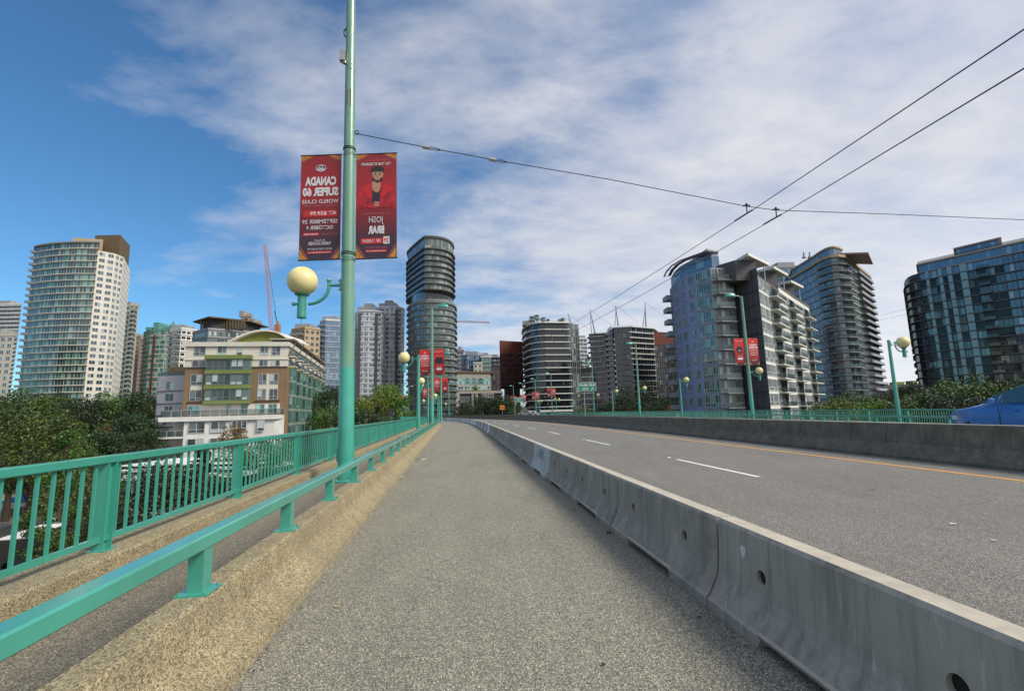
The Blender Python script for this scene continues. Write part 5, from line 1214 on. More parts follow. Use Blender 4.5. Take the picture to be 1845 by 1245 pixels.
for px, w_ in ((1705, .45), (1730, .5), (1748, .6), (1774, .9)):
    k = on(px); c = (a_[0]+(b_[0]-a_[0])*k, a_[1]+(b_[1]-a_[1])*k); mb = MB()
    for z in zs: mb.box(-w_, w_, -.85, .1, z+.25-GZ, z+fh-.2-GZ)
    o = mb.build('light_strip', M['strip'], B.e); o.location = (c[0]-B.o.x, c[1]-B.o.y, 0); o.rotation_euler = (0, 0, ang)
for px0, px1 in ((1676, 1690), (1800, 1822)):
    for z in zs:
        k0, k1 = on(px0), on(px1); c0 = (a_[0]+(b_[0]-a_[0])*k0, a_[1]+(b_[1]-a_[1])*k0); c1 = (a_[0]+(b_[0]-a_[0])*k1, a_[1]+(b_[1]-a_[1])*k1)
        B.prism('balcony_slab', [(c0[0]+nr[0]*1.9, c0[1]+nr[1]*1.9), (c1[0]+nr[0]*1.9, c1[1]+nr[1]*1.9), c1, c0], z-.1, z+.1, WL['dgrey'])
        B.ring('balcony_rail', [c0, (c0[0]+nr[0]*1.85, c0[1]+nr[1]*1.85), (c1[0]+nr[0]*1.85, c1[1]+nr[1]*1.85), c1], z+.1, z+1.05, GL['guard'], .05)
k = on(1686); t0 = (a_[0]+(b_[0]-a_[0])*k, a_[1]+(b_[1]-a_[1])*k); up_ = [t0, b_, pf[6], rad(pf[6], 20), rad(t0, 20)]
z1_ = zt+fh*1.0; B.prism('upper_storeys', up_, zt+.01, z1_, WL['bslate'])
for z in (zt,): facade(B, t0, b_, [z], fh, 2.6, .96, .84, .08, 2, 1, 'sky', 'blue', .1); facade(B, b_, pf[6], [z], fh, 2.6, .96, .84, .08, 2, 1, 'sky', 'blue', .1); 
B.prism('floor_slab', offset(up_, .5), zt-.1, zt+.15, WL['tan']); B.prism('roof', offset(up_, .6), z1_, z1_+.5, WL['tan'])
k = on(1762); k2 = on(1846); t1 = (a_[0]+(b_[0]-a_[0])*k-nr[0]*2, a_[1]+(b_[1]-a_[1])*k-nr[1]*2); t2 = (a_[0]+(b_[0]-a_[0])*k2-nr[0]*2, a_[1]+(b_[1]-a_[1])*k2-nr[1]*2)
ph = [t1, t2, rad(t2, 12), rad(t1, 12)]; B.prism('penthouse', ph, z1_+.51, z1_+3.4, WL['bslate']); facade(B, t1, t2, [z1_+.5], 2.9, 2.4, .96, .85, .06, 2, 1, 'sky', 'blue', .1)
B.prism('roof', offset(ph, .7), z1_+3.41, z1_+3.9, WL['pink']); B.ring('balcony_rail', offset([t0, b_, pf[6]], .5, False), z1_+.5, z1_+1.4, GL['guard'], .05)
B.flush(100)
# ---- low dark block with yellow roof boxes in the right hand gap
Y = 330; B = Bld('low_building', 'long dark low building with yellow roof boxes far in the right hand gap', (X(1620, Y), Y, GZ)); a_, b_ = G(1560, Y), G(1690, Y); zt = Z(1620, 693, Y)
B.prism('wall', [a_, b_, (b_[0], Y+20), (a_[0], Y+20)], GZ, zt, WL['dgrey']); facade(B, a_, b_, [zt-4, zt-8], 4, 4, .7, .5, .2, 2, 1, 'dark', 'grey', .12)
for p0, p1, dz_ in ((1595, 1604, 1.8), (1618, 1633, 2.0), (1648, 1656, 2.6)): c, d = G(p0, Y+2), G(p1, Y+2); B.prism('roof_box', [c, d, (d[0], Y+8), (c[0], Y+8)], zt, zt+dz_, WL['green'])
B.flush(40)

# ================================================================== foreground apartment building (cream, brown and green)
B = Bld('apartment_building', 'cream, brown and green mid-rise with white podium left of the thick pole', (X(420, 98), 108, GZ))
def FY(px): return 96.3+(px-330)*.0176       # the front plane recedes slightly to the right
def F(px): return G(px, FY(px))
def FZ(py, px=420): return Z(px, py, FY(px))
a_, b_ = F(330), F(514); e_ = G(580, 152); nf = enorm(a_, b_); ns = enorm(b_, e_)
zr = FZ(617)
B.prism('wall', [a_, b_, e_, (e_[0]-14, 156), (a_[0]+2, 118)], GZ, FZ(661), WL['brown'])
B.prism('upper_wall', offset([a_, b_, e_, (e_[0]-14, 156), (a_[0]+2, 118)], .12), FZ(661)+.005, zr-.9, WL['cream'])
B.prism('cornice', offset([a_, b_, e_, (e_[0]-14, 156), (a_[0]+2, 118)], .5), zr-.895, zr, WL['cream'])
B.prism('string_course', offset([a_, b_, e_, (e_[0]-14, 156), (a_[0]+2, 118)], .3), FZ(648.5), FZ(647.3), WL['cream'])
B.prism('string_course', offset([a_, b_, e_, (e_[0]-14, 156), (a_[0]+2, 118)], .2), FZ(662.5), FZ(661.6), WL['dgrey'])
def fw(px0, px1, py0, py1, nx_=2, nz_=1, g='apt', f='pale', out=.13, name='window'):
    c = F((px0+px1)/2); c0, c1 = F(px0), F(px1); w_ = hypot(c1[0]-c0[0], c1[1]-c0[1]); z1 = FZ(py0); z0 = FZ(py1)
    B.window((c[0]+nf[0]*out, c[1]+nf[1]*out), nf, z0, w_, z1-z0, nx_, nz_, g, f, .08, name)
for p0, p1, n_ in ((345, 366, 2), (388, 404, 2), (423, 433, 1), (466, 480, 2), (487, 502, 2)): fw(p0, p1, 623.5, 640.5, n_, 2)
for p0, p1, n_ in ((343, 366, 2), (465, 480, 2), (487, 502, 2)): fw(p0, p1, 649.5, 660.5, n_, 1)
for y0, y1 in ((674, 693), (702, 721)):
    fw(342, 363, y0, y1, 2, 2, out=.02); fw(464, 479, y0, y1, 2, 2, out=.02); fw(485, 500, y0, y1, 2, 2, out=.02)
def fbox(name, px0, px1, py0, py1, out, mat, inn=.0):
    c0, c1 = F(px0), F(px1); pl = [(c0[0]+nf[0]*out, c0[1]+nf[1]*out), (c1[0]+nf[0]*out, c1[1]+nf[1]*out), (c1[0]+nf[0]*inn, c1[1]+nf[1]*inn), (c0[0]+nf[0]*inn, c0[1]+nf[1]*inn)]
    return B.prism(name, pl, FZ(py1), FZ(py0), mat)
fbox('light_panel', 479.5, 484.5, 674, 722, .05, WL['cream']); fbox('light_panel', 464, 500, 694, 701.5, .045, WL['cream']); fbox('light_panel', 342, 363, 694, 701.5, .045, WL['cream'])
fbox('sill', 338, 366, 722, 723.2, .3, WL['bronze']); fbox('sill', 459, 505, 722, 723.2, .3, WL['bronze'])
# green bay
fbox('bay', 372, 451, 646, 728, 1.1, FR['teal'])
fbox('bay_roof', 370, 453, 641, 648, 1.5, WL['pgreen'])
for y0, y1 in ((667.5, 674), (694, 701), (721.5, 728)): fbox('bay_band', 371, 452, y0, y1, 1.35, WL['pgreen'])
for y0, y1 in ((648.5, 667), (674.5, 693.5), (701.5, 721)):
    for k in range(7):
        p0 = 374+k*11; fw(p0, p0+10, y0, y1, 1, 2, 'apt' if k != 3 else 'dark', 'teal', 1.12)
# recessed patio floor, podium
fbox('patio_wall', 340, 505, 728.5, 747, .03, WL['cream'])
for p0, p1 in ((340, 360), (410, 417), (436, 448), (462, 478), (485, 500)): fw(p0, p1, 729, 746, 2, 1, 'aqua', 'pale', .05, 'window')
c0, c1 = G(289, FY(287)), F(514)
pod = [(c0[0], c0[1]-5.0), (c1[0]+.3, c1[1]-4.2), (c1[0], c1[1]+1), (c0[0]+1, c0[1]+4)]
c0 = (c0[0]*(FY(287)-5)/FY(287)+.6, FY(287))
def PY_(px): return FY(px)-5.0+(px-287)*.0035
def pz(py, px=420): return Z(px, py, PY_(px))
B.prism('podium', [G(335, PY_(335)), (c1[0], c1[1]-4.2), (c1[0], c1[1]-.05), (G(335, PY_(335))[0]+.2, c0[1]+3.0)], GZ, pz(757), WL['white'])
B.prism('podium_roof', [(c0[0]-.4, c0[1]-5.4), (c1[0]+.5, c1[1]-4.6), (c1[0], c1[1]-.04), (c0[0]+1, c0[1]+3)], pz(757)+.01, pz(749), WL['white'])
pn = enorm((c0[0], c0[1]-5), (c1[0], c1[1]-4.2))
for y0, y1 in ((758, 778), (788, 806)):
    for p0, p1, n_ in ((345, 371, 2), (385, 409, 2), (422, 446, 3), (467, 478, 1)):
        q = G((p0+p1)/2, PY_((p0+p1)/2)); w_ = X(p1, q[1])-X(p0, q[1]); B.window((q[0], q[1]-.02), pn, pz(y1), w_, pz(y0)-pz(y1), n_, 2, 'apt', 'white', .08)
lb = [G(289, PY_(290)), G(334, PY_(334))]
for yz in (787, 812):
    B.prism('balcony_slab', [lb[0], lb[1], (lb[1][0], lb[1][1]+3.5), (lb[0][0], lb[0][1]+3.5)], pz(yz), pz(yz)+.35, WL['white'])
B.prism('recess_wall', [(lb[0][0]+.4, lb[0][1]+3.4), (lb[1][0], lb[1][1]+3.4), (lb[1][0], lb[1][1]+3.9), (lb[0][0]+.4, lb[0][1]+3.9)], GZ, pz(757), WL['cream'])
B.window(((lb[0][0]+lb[1][0])/2+.5, lb[1][1]+3.35), (0, -1), pz(785), 3.2, 2.4, 3, 1, 'dark', 'white', .1, 'balcony_door'); B.window(((lb[0][0]+lb[1][0])/2+.5, lb[1][1]+3.35), (0, -1), pz(811), 3.2, 2.4, 3, 1, 'dark', 'white', .1, 'balcony_door')
def glassrail(pts, z, h_, posts):
    B.ring('balcony_rail', pts, z+.08, z+h_, GL['guard'], .03)
    mb = MB(); P_ = [Vector((p[0]-B.o.x, p[1]-B.o.y, z-GZ)) for p in pts]
    for i in range(len(P_)-1):
        mb.beam(P_[i]+UP*h_, P_[i+1]+UP*h_, .07, .06); n_ = max(1, int((P_[i+1]-P_[i]).length/posts))
        for k in range(n_+1): p = P_[i].lerp(P_[i+1], k/n_); mb.box(p.x-.035, p.x+.035, p.y-.035, p.y+.035, p.z, p.z+h_)
    mb.build('rail_frame', FR['pale'], B.e)
glassrail([(c0[0]+.2, c0[1]-1), (c0[0]-.1, c0[1]-5.1), (c1[0]+.2, c1[1]-4.3), (c1[0]+.2, c1[1]-.5)], pz(749), 1.25, 1.6)
glassrail([(lb[0][0]+.1, lb[0][1]+3), (lb[0][0]+.1, lb[0][1]+.1), (lb[1][0], lb[1][1]+.1)], pz(787)+.35, 1.1, 1.2)
# lavender wing
l0, l1 = G(283, 99.5), G(331, 98.5); zl_ = Z(305, 677, 99)
B.prism('side_wing', [l0, l1, (l1[0], 122), (l0[0]+1, 122)], GZ, zl_, WL['lav'])
for y in (705, 727.5, 748.5, 769, 790): z = Z(305, y, 99); B.prism('string_course', [(l0[0]-.15, l0[1]-.15), (l1[0], l1[1]-.15), (l1[0], l1[1]-.01), (l0[0]-.15, l0[1]-.01)], z, z+.12, WL['dgrey'])
nl = enorm(l0, l1)
for y0, y1 in ((687, 702), (709, 723), (731, 745), (752, 764), (773, 786)):
    for p0, p1 in ((298, 315), (320, 328)):
        if y0 > 750 and p0 == 320: continue
        q = G((p0+p1)/2, 99.2); B.window((q[0], q[1]-.15), nl, Z(305, y1, 99), X(p1, 99)-X(p0, 99), Z(305, y0, 99)-Z(305, y1, 99), 2, 1, 'apt', 'pale', .08)
B.ring('balcony_rail', [(l0[0]+.2, 110), (l0[0]+.2, l0[1]+.3), (l1[0]-.2, l1[1]+.3)], zl_, zl_+.9, GL['guard'], .04)
B.prism('roof_box', [G(301, 104), G(329, 104), (G(329, 104)[0], 110), (G(301, 104)[0], 110)], zl_, Z(315, 661, 104), WL['bronze'])
# right flank: glazed bays, balconies
flo = [FZ(721.5), FZ(694.5), FZ(668), FZ(641), ]
Ls = hypot(e_[0]-b_[0], e_[1]-b_[1]); us = ((e_[0]-b_[0])/Ls, (e_[1]-b_[1])/Ls)
def fs(k, out=0): return (b_[0]+us[0]*k+ns[0]*out, b_[1]+us[1]*k+ns[1]*out)
fhh = 3.0; top_br = FZ(661); base_z = [top_br-fhh*(k+1) for k in range(6)]
nb = 7; bl = Ls/nb
for k in range(nb):
    s0 = bl*k+.9; s1 = s0+bl*.40
    for j, z in enumerate(base_z):
        pl = [fs(s0, 1.3), fs(s1, 1.3), fs(s1, .02), fs(s0, .02)]
        B.prism('bay', pl, z+.02, z+fhh-.35, FR['tealpale']); B.prism('bay_band', offset(pl, .06), z+fhh-.34, z+fhh+.01, WL['green'] if j == 0 else FR['tealpale'])
        cc = fs((s0+s1)/2, 1.32); B.window(cc, ns, z+.3, (s1-s0)*.96, fhh-.75, 3, 2, 'aqua2', 'teal', .09)
        c3 = fs(s0, .66); B.window((c3[0]-us[0]*.02, c3[1]-us[1]*.02), (-us[0], -us[1]), z+.3, 1.15, fhh-.75, 2, 2, 'aqua2', 'teal', .07)
        c4 = fs(s1+bl*.22, .03); B.window(c4, ns, z+.5, bl*.26, fhh-1.0, 1, 2, 'apt', 'white', .09)
    for j, z in enumerate((top_br, top_br+(zr-.9-top_br)/2)):
        hh = (zr-.9-top_br)/2
        for q in range(3): c5 = fs(bl*k+bl*(.18+.3*q), .16); B.window(c5, ns, z+.35, bl*.17, hh*.68, 1, 1, 'dark', 'white', .1)
        B.prism('balcony_slab', [fs(s0, 1.5), fs(s1, 1.5), fs(s1, .15), fs(s0, .15)], z-.05, z+.15, WL['cream'])
        B.ring('balcony_rail', [fs(s0, .2), fs(s0, 1.45), fs(s1, 1.45), fs(s1, .2)], z+.16, z+1.1, GL['guard'], .04)
        mb = MB()
    B.prism('column', [fs(bl*k+.05, .62), fs(bl*k+.45, .62), fs(bl*k+.45, .02), fs(bl*k+.05, .02)], GZ, FZ(662), WL['brown'])
    B.prism('column', [fs(bl*k+bl*.62, .5), fs(bl*k+bl*.70, .5), fs(bl*k+bl*.70, .02), fs(bl*k+bl*.62, .02)], GZ, FZ(662), WL['cream'])
    mb = MB(); p0, p1 = fs(bl*k+.3, .2), fs(bl*k+.3, 1.9); mb.beam((p0[0]-B.o.x, p0[1]-B.o.y, zr-3-GZ), (p1[0]-B.o.x, p1[1]-B.o.y, zr+.5-GZ), .18, .18); mb.build('roof_strut', WL['bronze'], B.e)
pe = [fs(2, 1.0), fs(Ls, 1.0), fs(Ls, -4), fs(2, -4)]; B.prism('eaves_roof', pe, zr+.9, zr+1.15, WL['stone'])
B.prism('roof_storey', [fs(5, .0), fs(Ls, .0), fs(Ls, -8), fs(5, -8)], zr+.002, zr+.88, WL['stone'])
# arched olive roof pavilion
a1, b1 = G(424, 104), G(503, 106); n_ = 14; zb = FZ(617)+.01; prof = []
for k in range(n_+1):
    f = k/n_; zc2 = .8+2.6*sin(pi*(.10+f*.62))/1.0; prof.append((a1[0]+(b1[0]-a1[0])*f, a1[1]+(b1[1]-a1[1])*f, zb+zc2))
mb = MB(); secs = [[(x-B.o.x, y-B.o.y, zb-GZ), (x-B.o.x, y-B.o.y, z-GZ-.02), (x-B.o.x, y+9-B.o.y, z-GZ-.02), (x-B.o.x, y+9-B.o.y, zb-GZ)] for x, y, z in prof]; mb.sweep(secs); mb.build('roof_pavilion', WL['green'], B.e)
mb = MB(); secs = [[(x-B.o.x, y-1.2-B.o.y, z-GZ), (x-B.o.x, y-1.2-B.o.y, z-GZ+.35), (x-B.o.x, y+10-B.o.y, z-GZ+.35), (x-B.o.x, y+10-B.o.y, z-GZ)] for x, y, z in [(prof[0][0]-1.6, prof[0][1], prof[0][2]-.8)]+prof+[(prof[-1][0]+1.5, prof[-1][1]+1, prof[-1][2]-1.1)]]; mb.sweep(secs); mb.build('curved_roof', WL['cream'], B.e)
B.prism('roof_box', [G(455, 103), G(495, 103), (G(495, 103)[0], 103.8), (G(455, 103)[0], 103.8)], zb, zb+.75, WL['lav'])
# right corner terrace opening
B.flush(100)
# ================================================================== cranes, masts
def lattice(mb, p, q, w_, n, r=.12):
    p, q = Vector(p), Vector(q); d = (q-p).normalized(); a = d.cross(Vector((0, 1, 0)));
    if a.length < .1: a = Vector((1, 0, 0))
    a.normalize(); b_ = d.cross(a); cs = [a*sx*w_+b_*sy*w_ for sx, sy in ((-1, -1), (1, -1), (1, 1), (-1, 1))]
    for c in cs: mb.tube([p+c, q+c], r, 4)
    for k in range(n):
        p0, p1 = p.lerp(q, k/n), p.lerp(q, (k+1)/n)
        for i in range(4): mb.tube([p0+cs[i], p1+cs[(i+1) % 4]], r*.6, 3)
M['cred'] = plain('crane red', (.42, .17, .17), .6); M['cor'] = plain('crane orange', (.36, .18, .09), .6)
base = at(489, 598, 260); tip = at(478, 441, 255); e = thing('crane', (base.x, base.y, GZ), 'tall red and white lattice crane rising above the cream building', 'crane')
o_ = Vector((base.x, base.y, GZ)); mb = MB(); lattice(mb, base-o_, tip-o_, .7, 22, .11); mb.build('boom', M['cred'], e)
mb = MB(); lattice(mb, Vector((0, 0, 0)), base-o_, .9, 10, .2); mb.build('mast', M['cred'], e)
mb = MB(); c = at(500, 592, 260)-o_; mb.box(c.x-1.3, c.x+1.3, c.y-1.2, c.y+1.2, c.z-2.8, c.z+2.2); mb.box(c.x-.6, c.x+.5, c.y-.6, c.y+.6, c.z+2.2, c.z+4); mb.box(-2, c.x+1.3, c.y-1, c.y+1, c.z-4.2, c.z-2.8); mb.build('cab', M['cor'], e)
mb = MB(); mb.tube([at(479, 447, 255)-o_, at(500, 586, 260)-o_], .12, 4); mb.tube([at(494, 560, 258)-o_, at(500, 586, 260)-o_], .18, 4); mb.build('cable', M['wire'], e)
for (x0, y0, x1, y1, Y, lab) in ((812, 579, 882, 581, 420, 'thin horizontal crane jib right of the round tower, upper one'), (824, 631, 902, 643, 380, 'thin horizontal crane jib above the dark blue office tower')):
    p, q = at(x0, y0, Y), at(x1, y1, Y); e = thing('crane', (p.x, Y, GZ), lab, 'crane'); o_ = Vector((p.x, Y, GZ)); mb = MB(); lattice(mb, p-o_, q-o_, .5, 20, .12); mb.build('jib', M['cred'], e)
    mb = MB(); lattice(mb, (0, 0, 0), p-o_, .8, 14, .16); mb.build('mast', M['cred'], e)
    mb = MB(); mb.tube([p-o_+UP*3.5, p.lerp(q, .7)-o_], .08, 3); mb.build('cable', M['wire'], e)
Y = 330; nm = ['leftmost', 'second', 'third', 'rightmost']
for k, (x0, y0, x1, y1) in enumerate(((1031, 588, 1023, 565), (1072, 600, 1063, 558), (1114, 588, 1109, 551), (1164, 590, 1162, 545))):
    b_, t_ = at(x0, y0, Y), at(x1, y1, Y); e = thing('stadium_mast', (b_.x, Y, GZ), nm[k]+' of the four stadium roof masts above the dark towers', 'mast', 'stadium roof masts')
    o_ = Vector((b_.x, Y, GZ)); mb = MB(); mb.tube([b_-o_, t_-o_], [.55, .25], 8); mb.tube([b_+Vector((-2.4, 0, 0))-o_, t_-o_-UP*4], [.3, .2], 6); mb.box(-1.2, 1.2, -1.2, 1.2, 0, b_.z-GZ); mb.build('mast_pole', FR['grey'], e)
    mb = MB(); mb.tube([t_-o_, t_-o_+Vector((15, 0, -12))], .07, 3); mb.build('cable', M['wire'], e)
# ================================================================== trees
def leafmat(name, a, b_, c):
    m, t, b = newmat(name); g_ = t.nodes.new('ShaderNodeNewGeometry'); oi = t.nodes.new('ShaderNodeObjectInfo')
    n = noise(t, vec(t), .35, 3); k = mathn(t, 'ADD', mathn(t, 'MULTIPLY', g_.outputs['Random Per Island'], .45), mathn(t, 'MULTIPLY', n, .55))
    col = ramp(t, k, [(.25, a), (.5, b_), (.72, c)])
    hs = t.nodes.new('ShaderNodeHueSaturation'); t.links.new(col, hs.inputs['Color']); t.links.new(mathn(t, 'ADD', mathn(t, 'MULTIPLY', oi.outputs['Random'], .05), .487), hs.inputs['Hue']); t.links.new(mathn(t, 'ADD', mathn(t, 'MULTIPLY', oi.outputs['Random'], .5), .7), hs.inputs['Value'])
    t.links.new(hs.outputs[0], b.inputs['Base Color']); b.inputs['Roughness'].default_value = .55
    return m
M['leaf'] = leafmat('leaves', (.016, .038, .007), (.045, .09, .012), (.125, .185, .022)); M['leafd'] = leafmat('dark leaves', (.010, .022, .008), (.022, .042, .012), (.05, .08, .02)); M['leafy'] = leafmat('yellowing leaves', (.035, .08, .010), (.10, .16, .016), (.26, .26, .025))
M['leafr'] = leafmat('russet leaves', (.05, .025, .012), (.12, .055, .02), (.16, .10, .03))
M['bark'] = plain('bark', (.07, .05, .035), .9)
def crown_mesh(name, mat, n, h, r, seed, leaf=.34, cone=False, trunk=.3):
    R = random.Random(seed); mb = MB(); cl = []
    for k in range(46):
        if cone: z = trunk*h+(1-trunk)*h*R.random()**.9; rr = r*(1.05-(z-trunk*h)/((1-trunk)*h))*R.uniform(.5, 1)
        else:
            th = R.random(); z = h*(trunk+.12)+(h*(1-trunk)-.1*h)*th; rr = r*sqrt(max(.02, 1-(2*th-.85)**2/1.4))*R.uniform(.35, .95)
        a = R.uniform(0, 2*pi); cl.append((rr*cos(a), rr*sin(a), z, r*R.uniform(.16, .36)*(.6 if cone else 1)))
    for i in range(n):
        c = cl[R.randrange(len(cl))]; u = R.uniform(-1, 1); a = R.uniform(0, 2*pi); q = sqrt(1-u*u); rad = c[3]*R.uniform(.55, 1.08)
        p = Vector((c[0]+rad*q*cos(a), c[1]+rad*q*sin(a), c[2]+rad*u*.75)); s_ = leaf*R.uniform(.5, 1.25)
        n1_ = Vector((R.gauss(0, 1), R.gauss(0, 1), R.gauss(0, 1)+.6)).normalized(); t1_ = n1_.cross(Vector((R.random(), R.random(), R.random()))).normalized(); t2_ = n1_.cross(t1_)
        mb.add([p-t1_*s_*.5, p+t2_*s_*.32, p+t1_*s_*.5, p-t2_*s_*.32], [(0, 1, 2, 3)])
    return mb_raw(mb, name, mat), cl
def mb_raw(mb, name, mat):
    me = bpy.data.meshes.new(name); me.from_pydata(mb.v, [], mb.f); me.materials.append(mat); me.update(); return me
def tree_proto(mat, n, h, r, seed, leaf=.34, cone=False, trunk=.3):
    cm, cl = crown_mesh('crown', mat, n, h, r, seed, leaf, cone, trunk); mb = MB()
    mb.tube([(0, 0, 0), (.1, 0, h*.25), (0, .1, h*.5), (0, 0, h*.9)], [h*.028, h*.022, h*.015, h*.004], 8)
    for c in cl[:16]: mb.tube([(0, 0, min(h*.8, c[2]*.55)), (c[0]*.5, c[1]*.5, c[2]*.8), (c[0]*.95, c[1]*.95, c[2])], [h*.010, h*.006, h*.002], 5)
    return cm, mb.mesh('trunk', M['bark']), h
PR = [tree_proto(M['leaf'], 11000, 12, 4.6, 1, .27), tree_proto(M['leaf'], 9000, 12, 4.0, 2, .27, cone=True, trunk=.15), tree_proto(M['leafd'], 11000, 12, 4.8, 3, .27), tree_proto(M['leafy'], 9000, 12, 4.2, 4, .27), tree_proto(M['leafd'], 6000, 12, 3.4, 5, cone=True, trunk=.1), tree_proto(M['leafr'], 5000, 12, 4.0, 6), tree_proto(M['leafd'], 9000, 12, 5.4, 7, .3, trunk=.12)]
def tree(px, pytop, Y, kind, label, r=1.0, group='trees below the bridge', zb=GZ, pybase=715):
    x = X(px, Y, 720); zt = Z(px, pytop, Y); h = zt-zb; cm, tm, h0 = PR[kind]
    e = thing('tree', (x, Y, zb), label, 'tree', group, random.uniform(0, 6.28)); s_ = h/h0; e.scale = (s_*r, s_*r, s_)
    for nm_, me in (('crown', cm), ('trunk', tm)): o = bpy.data.objects.new(nm_, me); COL.objects.link(o); o.parent = e
LT = [(-12, 706, 118, 2, 'dark broad tree cut by the left frame edge under the tall tower', 1.1), (48, 704, 110, 0, 'green tree in front of the left part of the curved tower', 1.15), (95, 708, 125, 2, 'dark tree under the middle of the curved tower', 1.1), (128, 722, 118, 0, 'mid green tree between two darker trees left of centre of the tower base', 1.0), (160, 715, 112, 2, 'round dark tree under the right part of the curved tower', .9),
      (205, 708, 120, 0, 'tall bright green tree under the gridded side of the left tower', 1.0), (236, 710, 128, 2, 'very dark tree just right of the tall left tower', 1.0), (268, 704, 122, 2, 'very dark tree touching the lavender wing', .8),
      (35, 730, 80, 0, 'leafy olive tree low at the left frame edge', 1.1), (75, 745, 70, 0, 'light tree above the railing at far left', .95), (128, 770, 66, 1, 'pointed light green tree above the railing', .95), (100, 752, 84, 0, 'wide green tree behind the pointed light tree', 1.1), (172, 775, 92, 2, 'dark shaded tree below the left tower', 1.1), (205, 760, 100, 5, 'russet brown tree in the dark gap left of the lavender wing', .8), (240, 745, 96, 2, 'dark tree directly left of the lavender wing base', .9), (258, 770, 88, 2, 'low dark tree beside the lavender wing foot', .8),
      (140, 835, 52, 1, 'light green bushy tree behind the nearest thick railing post', 1.0), (175, 850, 46, 0, 'green bushy tree just right of the nearest thick railing post', 1.1), (228, 815, 74, 2, 'dark tree behind the white roofed building', .8),
      (370, 800, 52, 4, 'dark conifer behind the railing before the white podium', 1.1), (425, 768, 66, 5, 'thin branching tree before the white podium', .55), (470, 800, 64, 0, 'green tree behind the railing under the cream building', 1.0), (512, 785, 72, 0, 'green tree at the right corner of the cream building', .9), (330, 835, 44, 2, 'low dark bush tree behind the railing', 1.2), (545, 775, 90, 2, 'dark tree along the flank of the cream building', .8)]
for px, py, Y, k, lab, r in LT: tree(px, py+9, Y, k, lab, r)
MT = [(592, 702, 130, 2, 'dark tree just left of the thick pole', .75), (606, 735, 100, 0, 'olive tree directly behind the thick pole', .8), (648, 728, 118, 3, 'yellow green tree right of the thick pole', .8), (672, 716, 125, 3, 'golden green tree in front of the twin white towers', .8), (697, 700, 130, 3, 'tallest golden green tree in front of the twin towers', .75), (716, 712, 134, 0, 'green tree beside the base of the round dark tower', .75), (681, 735, 106, 4, 'small dark conifer among the golden trees', .7), (655, 745, 98, 2, 'low dark tree right of the thick pole', .9), (580, 740, 118, 0, 'green tree between the cream building and the thick pole', .7)]
for px, py, Y, k, lab, r in MT: tree(px, py, Y, k, lab, r)
CT = [(872, 720, 175, 2, 'dark tree left in front of the rust building', .8), (893, 717, 172, 2, 'dark tree below the rust building', .9), (910, 722, 168, 2, 'low dark tree right below the rust building', .8), (840, 730, 186, 2, 'small dark tree by the round tower base', .7), (856, 700, 200, 3, 'yellow rooftop tree on the low civic block', .2),
      (1150, 693, 170, 6, 'large dark tree in front of the dark glass tower', 1.0), (1128, 715, 160, 2, 'dark tree left of the largest dark tree', .7), (1172, 712, 165, 6, 'dark bushy tree right of the largest dark tree', .8), (1088, 728, 150, 2, 'low dark tree under the green sign', .8), (1194, 722, 150, 2, 'small dark tree by the second rust building', .7), (1050, 735, 150, 0, 'low green tree left of the green sign post', .8), (930, 735, 185, 2, 'low dark tree under the small green sign', 1.0), (985, 738, 170, 2, 'low dark hedge tree at the foot of the curved dark tower', 1.1)]
for px, py, Y, k, lab, r in CT: tree(px, py, Y, k, lab, r)
RT = [(1500, 722, 82, 3, 'yellow green tree at the foot of the grey block', .9), (1535, 707, 100, 0, 'olive green tree under the tall curved tower', .8), (1570, 722, 84, 3, 'low yellow tree right of the tall curved tower foot', .9), (1600, 700, 150, 2, 'dark tree in the gap between the two right towers', .9), (1640, 690, 140, 2, 'tall dark tree at the left foot of the right tower', .9), (1655, 712, 85, 0, 'green tree behind the globe lamp at right', .9), (1625, 715, 80, 0, 'low green tree left behind the globe lamp', .8), (1690, 710, 82, 2, 'dark tree right of the globe lamp', .9), (1722, 688, 90, 0, 'large green tree in front of the right tower', 1.0), (1760, 680, 95, 0, 'tallest green tree above the blue car', 1.0), (1800, 690, 90, 2, 'dark tree above the roof of the blue car', 1.0), (1845, 684, 85, 0, 'green tree at the right frame edge', 1.0), (1745, 712, 70, 2, 'low dark tree behind the blue car bonnet', .9), (1465, 728, 96, 0, 'small green tree at the white corner of the grey block', .6)]
for px, py, Y, k, lab, r in RT: tree(px, py+7, Y, k, lab, r)
Yr, zr_ = roofgarden
for px, py, k in ((963, 570, 0), (972, 568, 3), (984, 572, 0), (992, 575, 2), (1013, 575, 0), (1020, 573, 2)):
    tree(px, py, Yr+5, k, {963: 'leftmost small tree on the roof of the curved dark tower', 972: 'golden small tree on the roof of the curved dark tower', 984: 'third small tree from the left on the roof of the curved dark tower', 992: 'dark small tree at the middle of the curved dark tower roof', 1013: 'second small tree from the right on the curved dark tower roof', 1020: 'rightmost small tree on the roof of the curved dark tower'}[px], 1.2, 'small trees on the roof garden', zr_)
Yw, zw_ = wing
for px, py, lab in ((1063, 640, 'pointed dark conifer on the lower wing roof between the dark towers'), (1050, 650, 'smaller dark conifer left on the lower wing roof')): tree(px, py, Yw+4, 4, lab, 1.3, 'conifers on the wing roof', zw_)

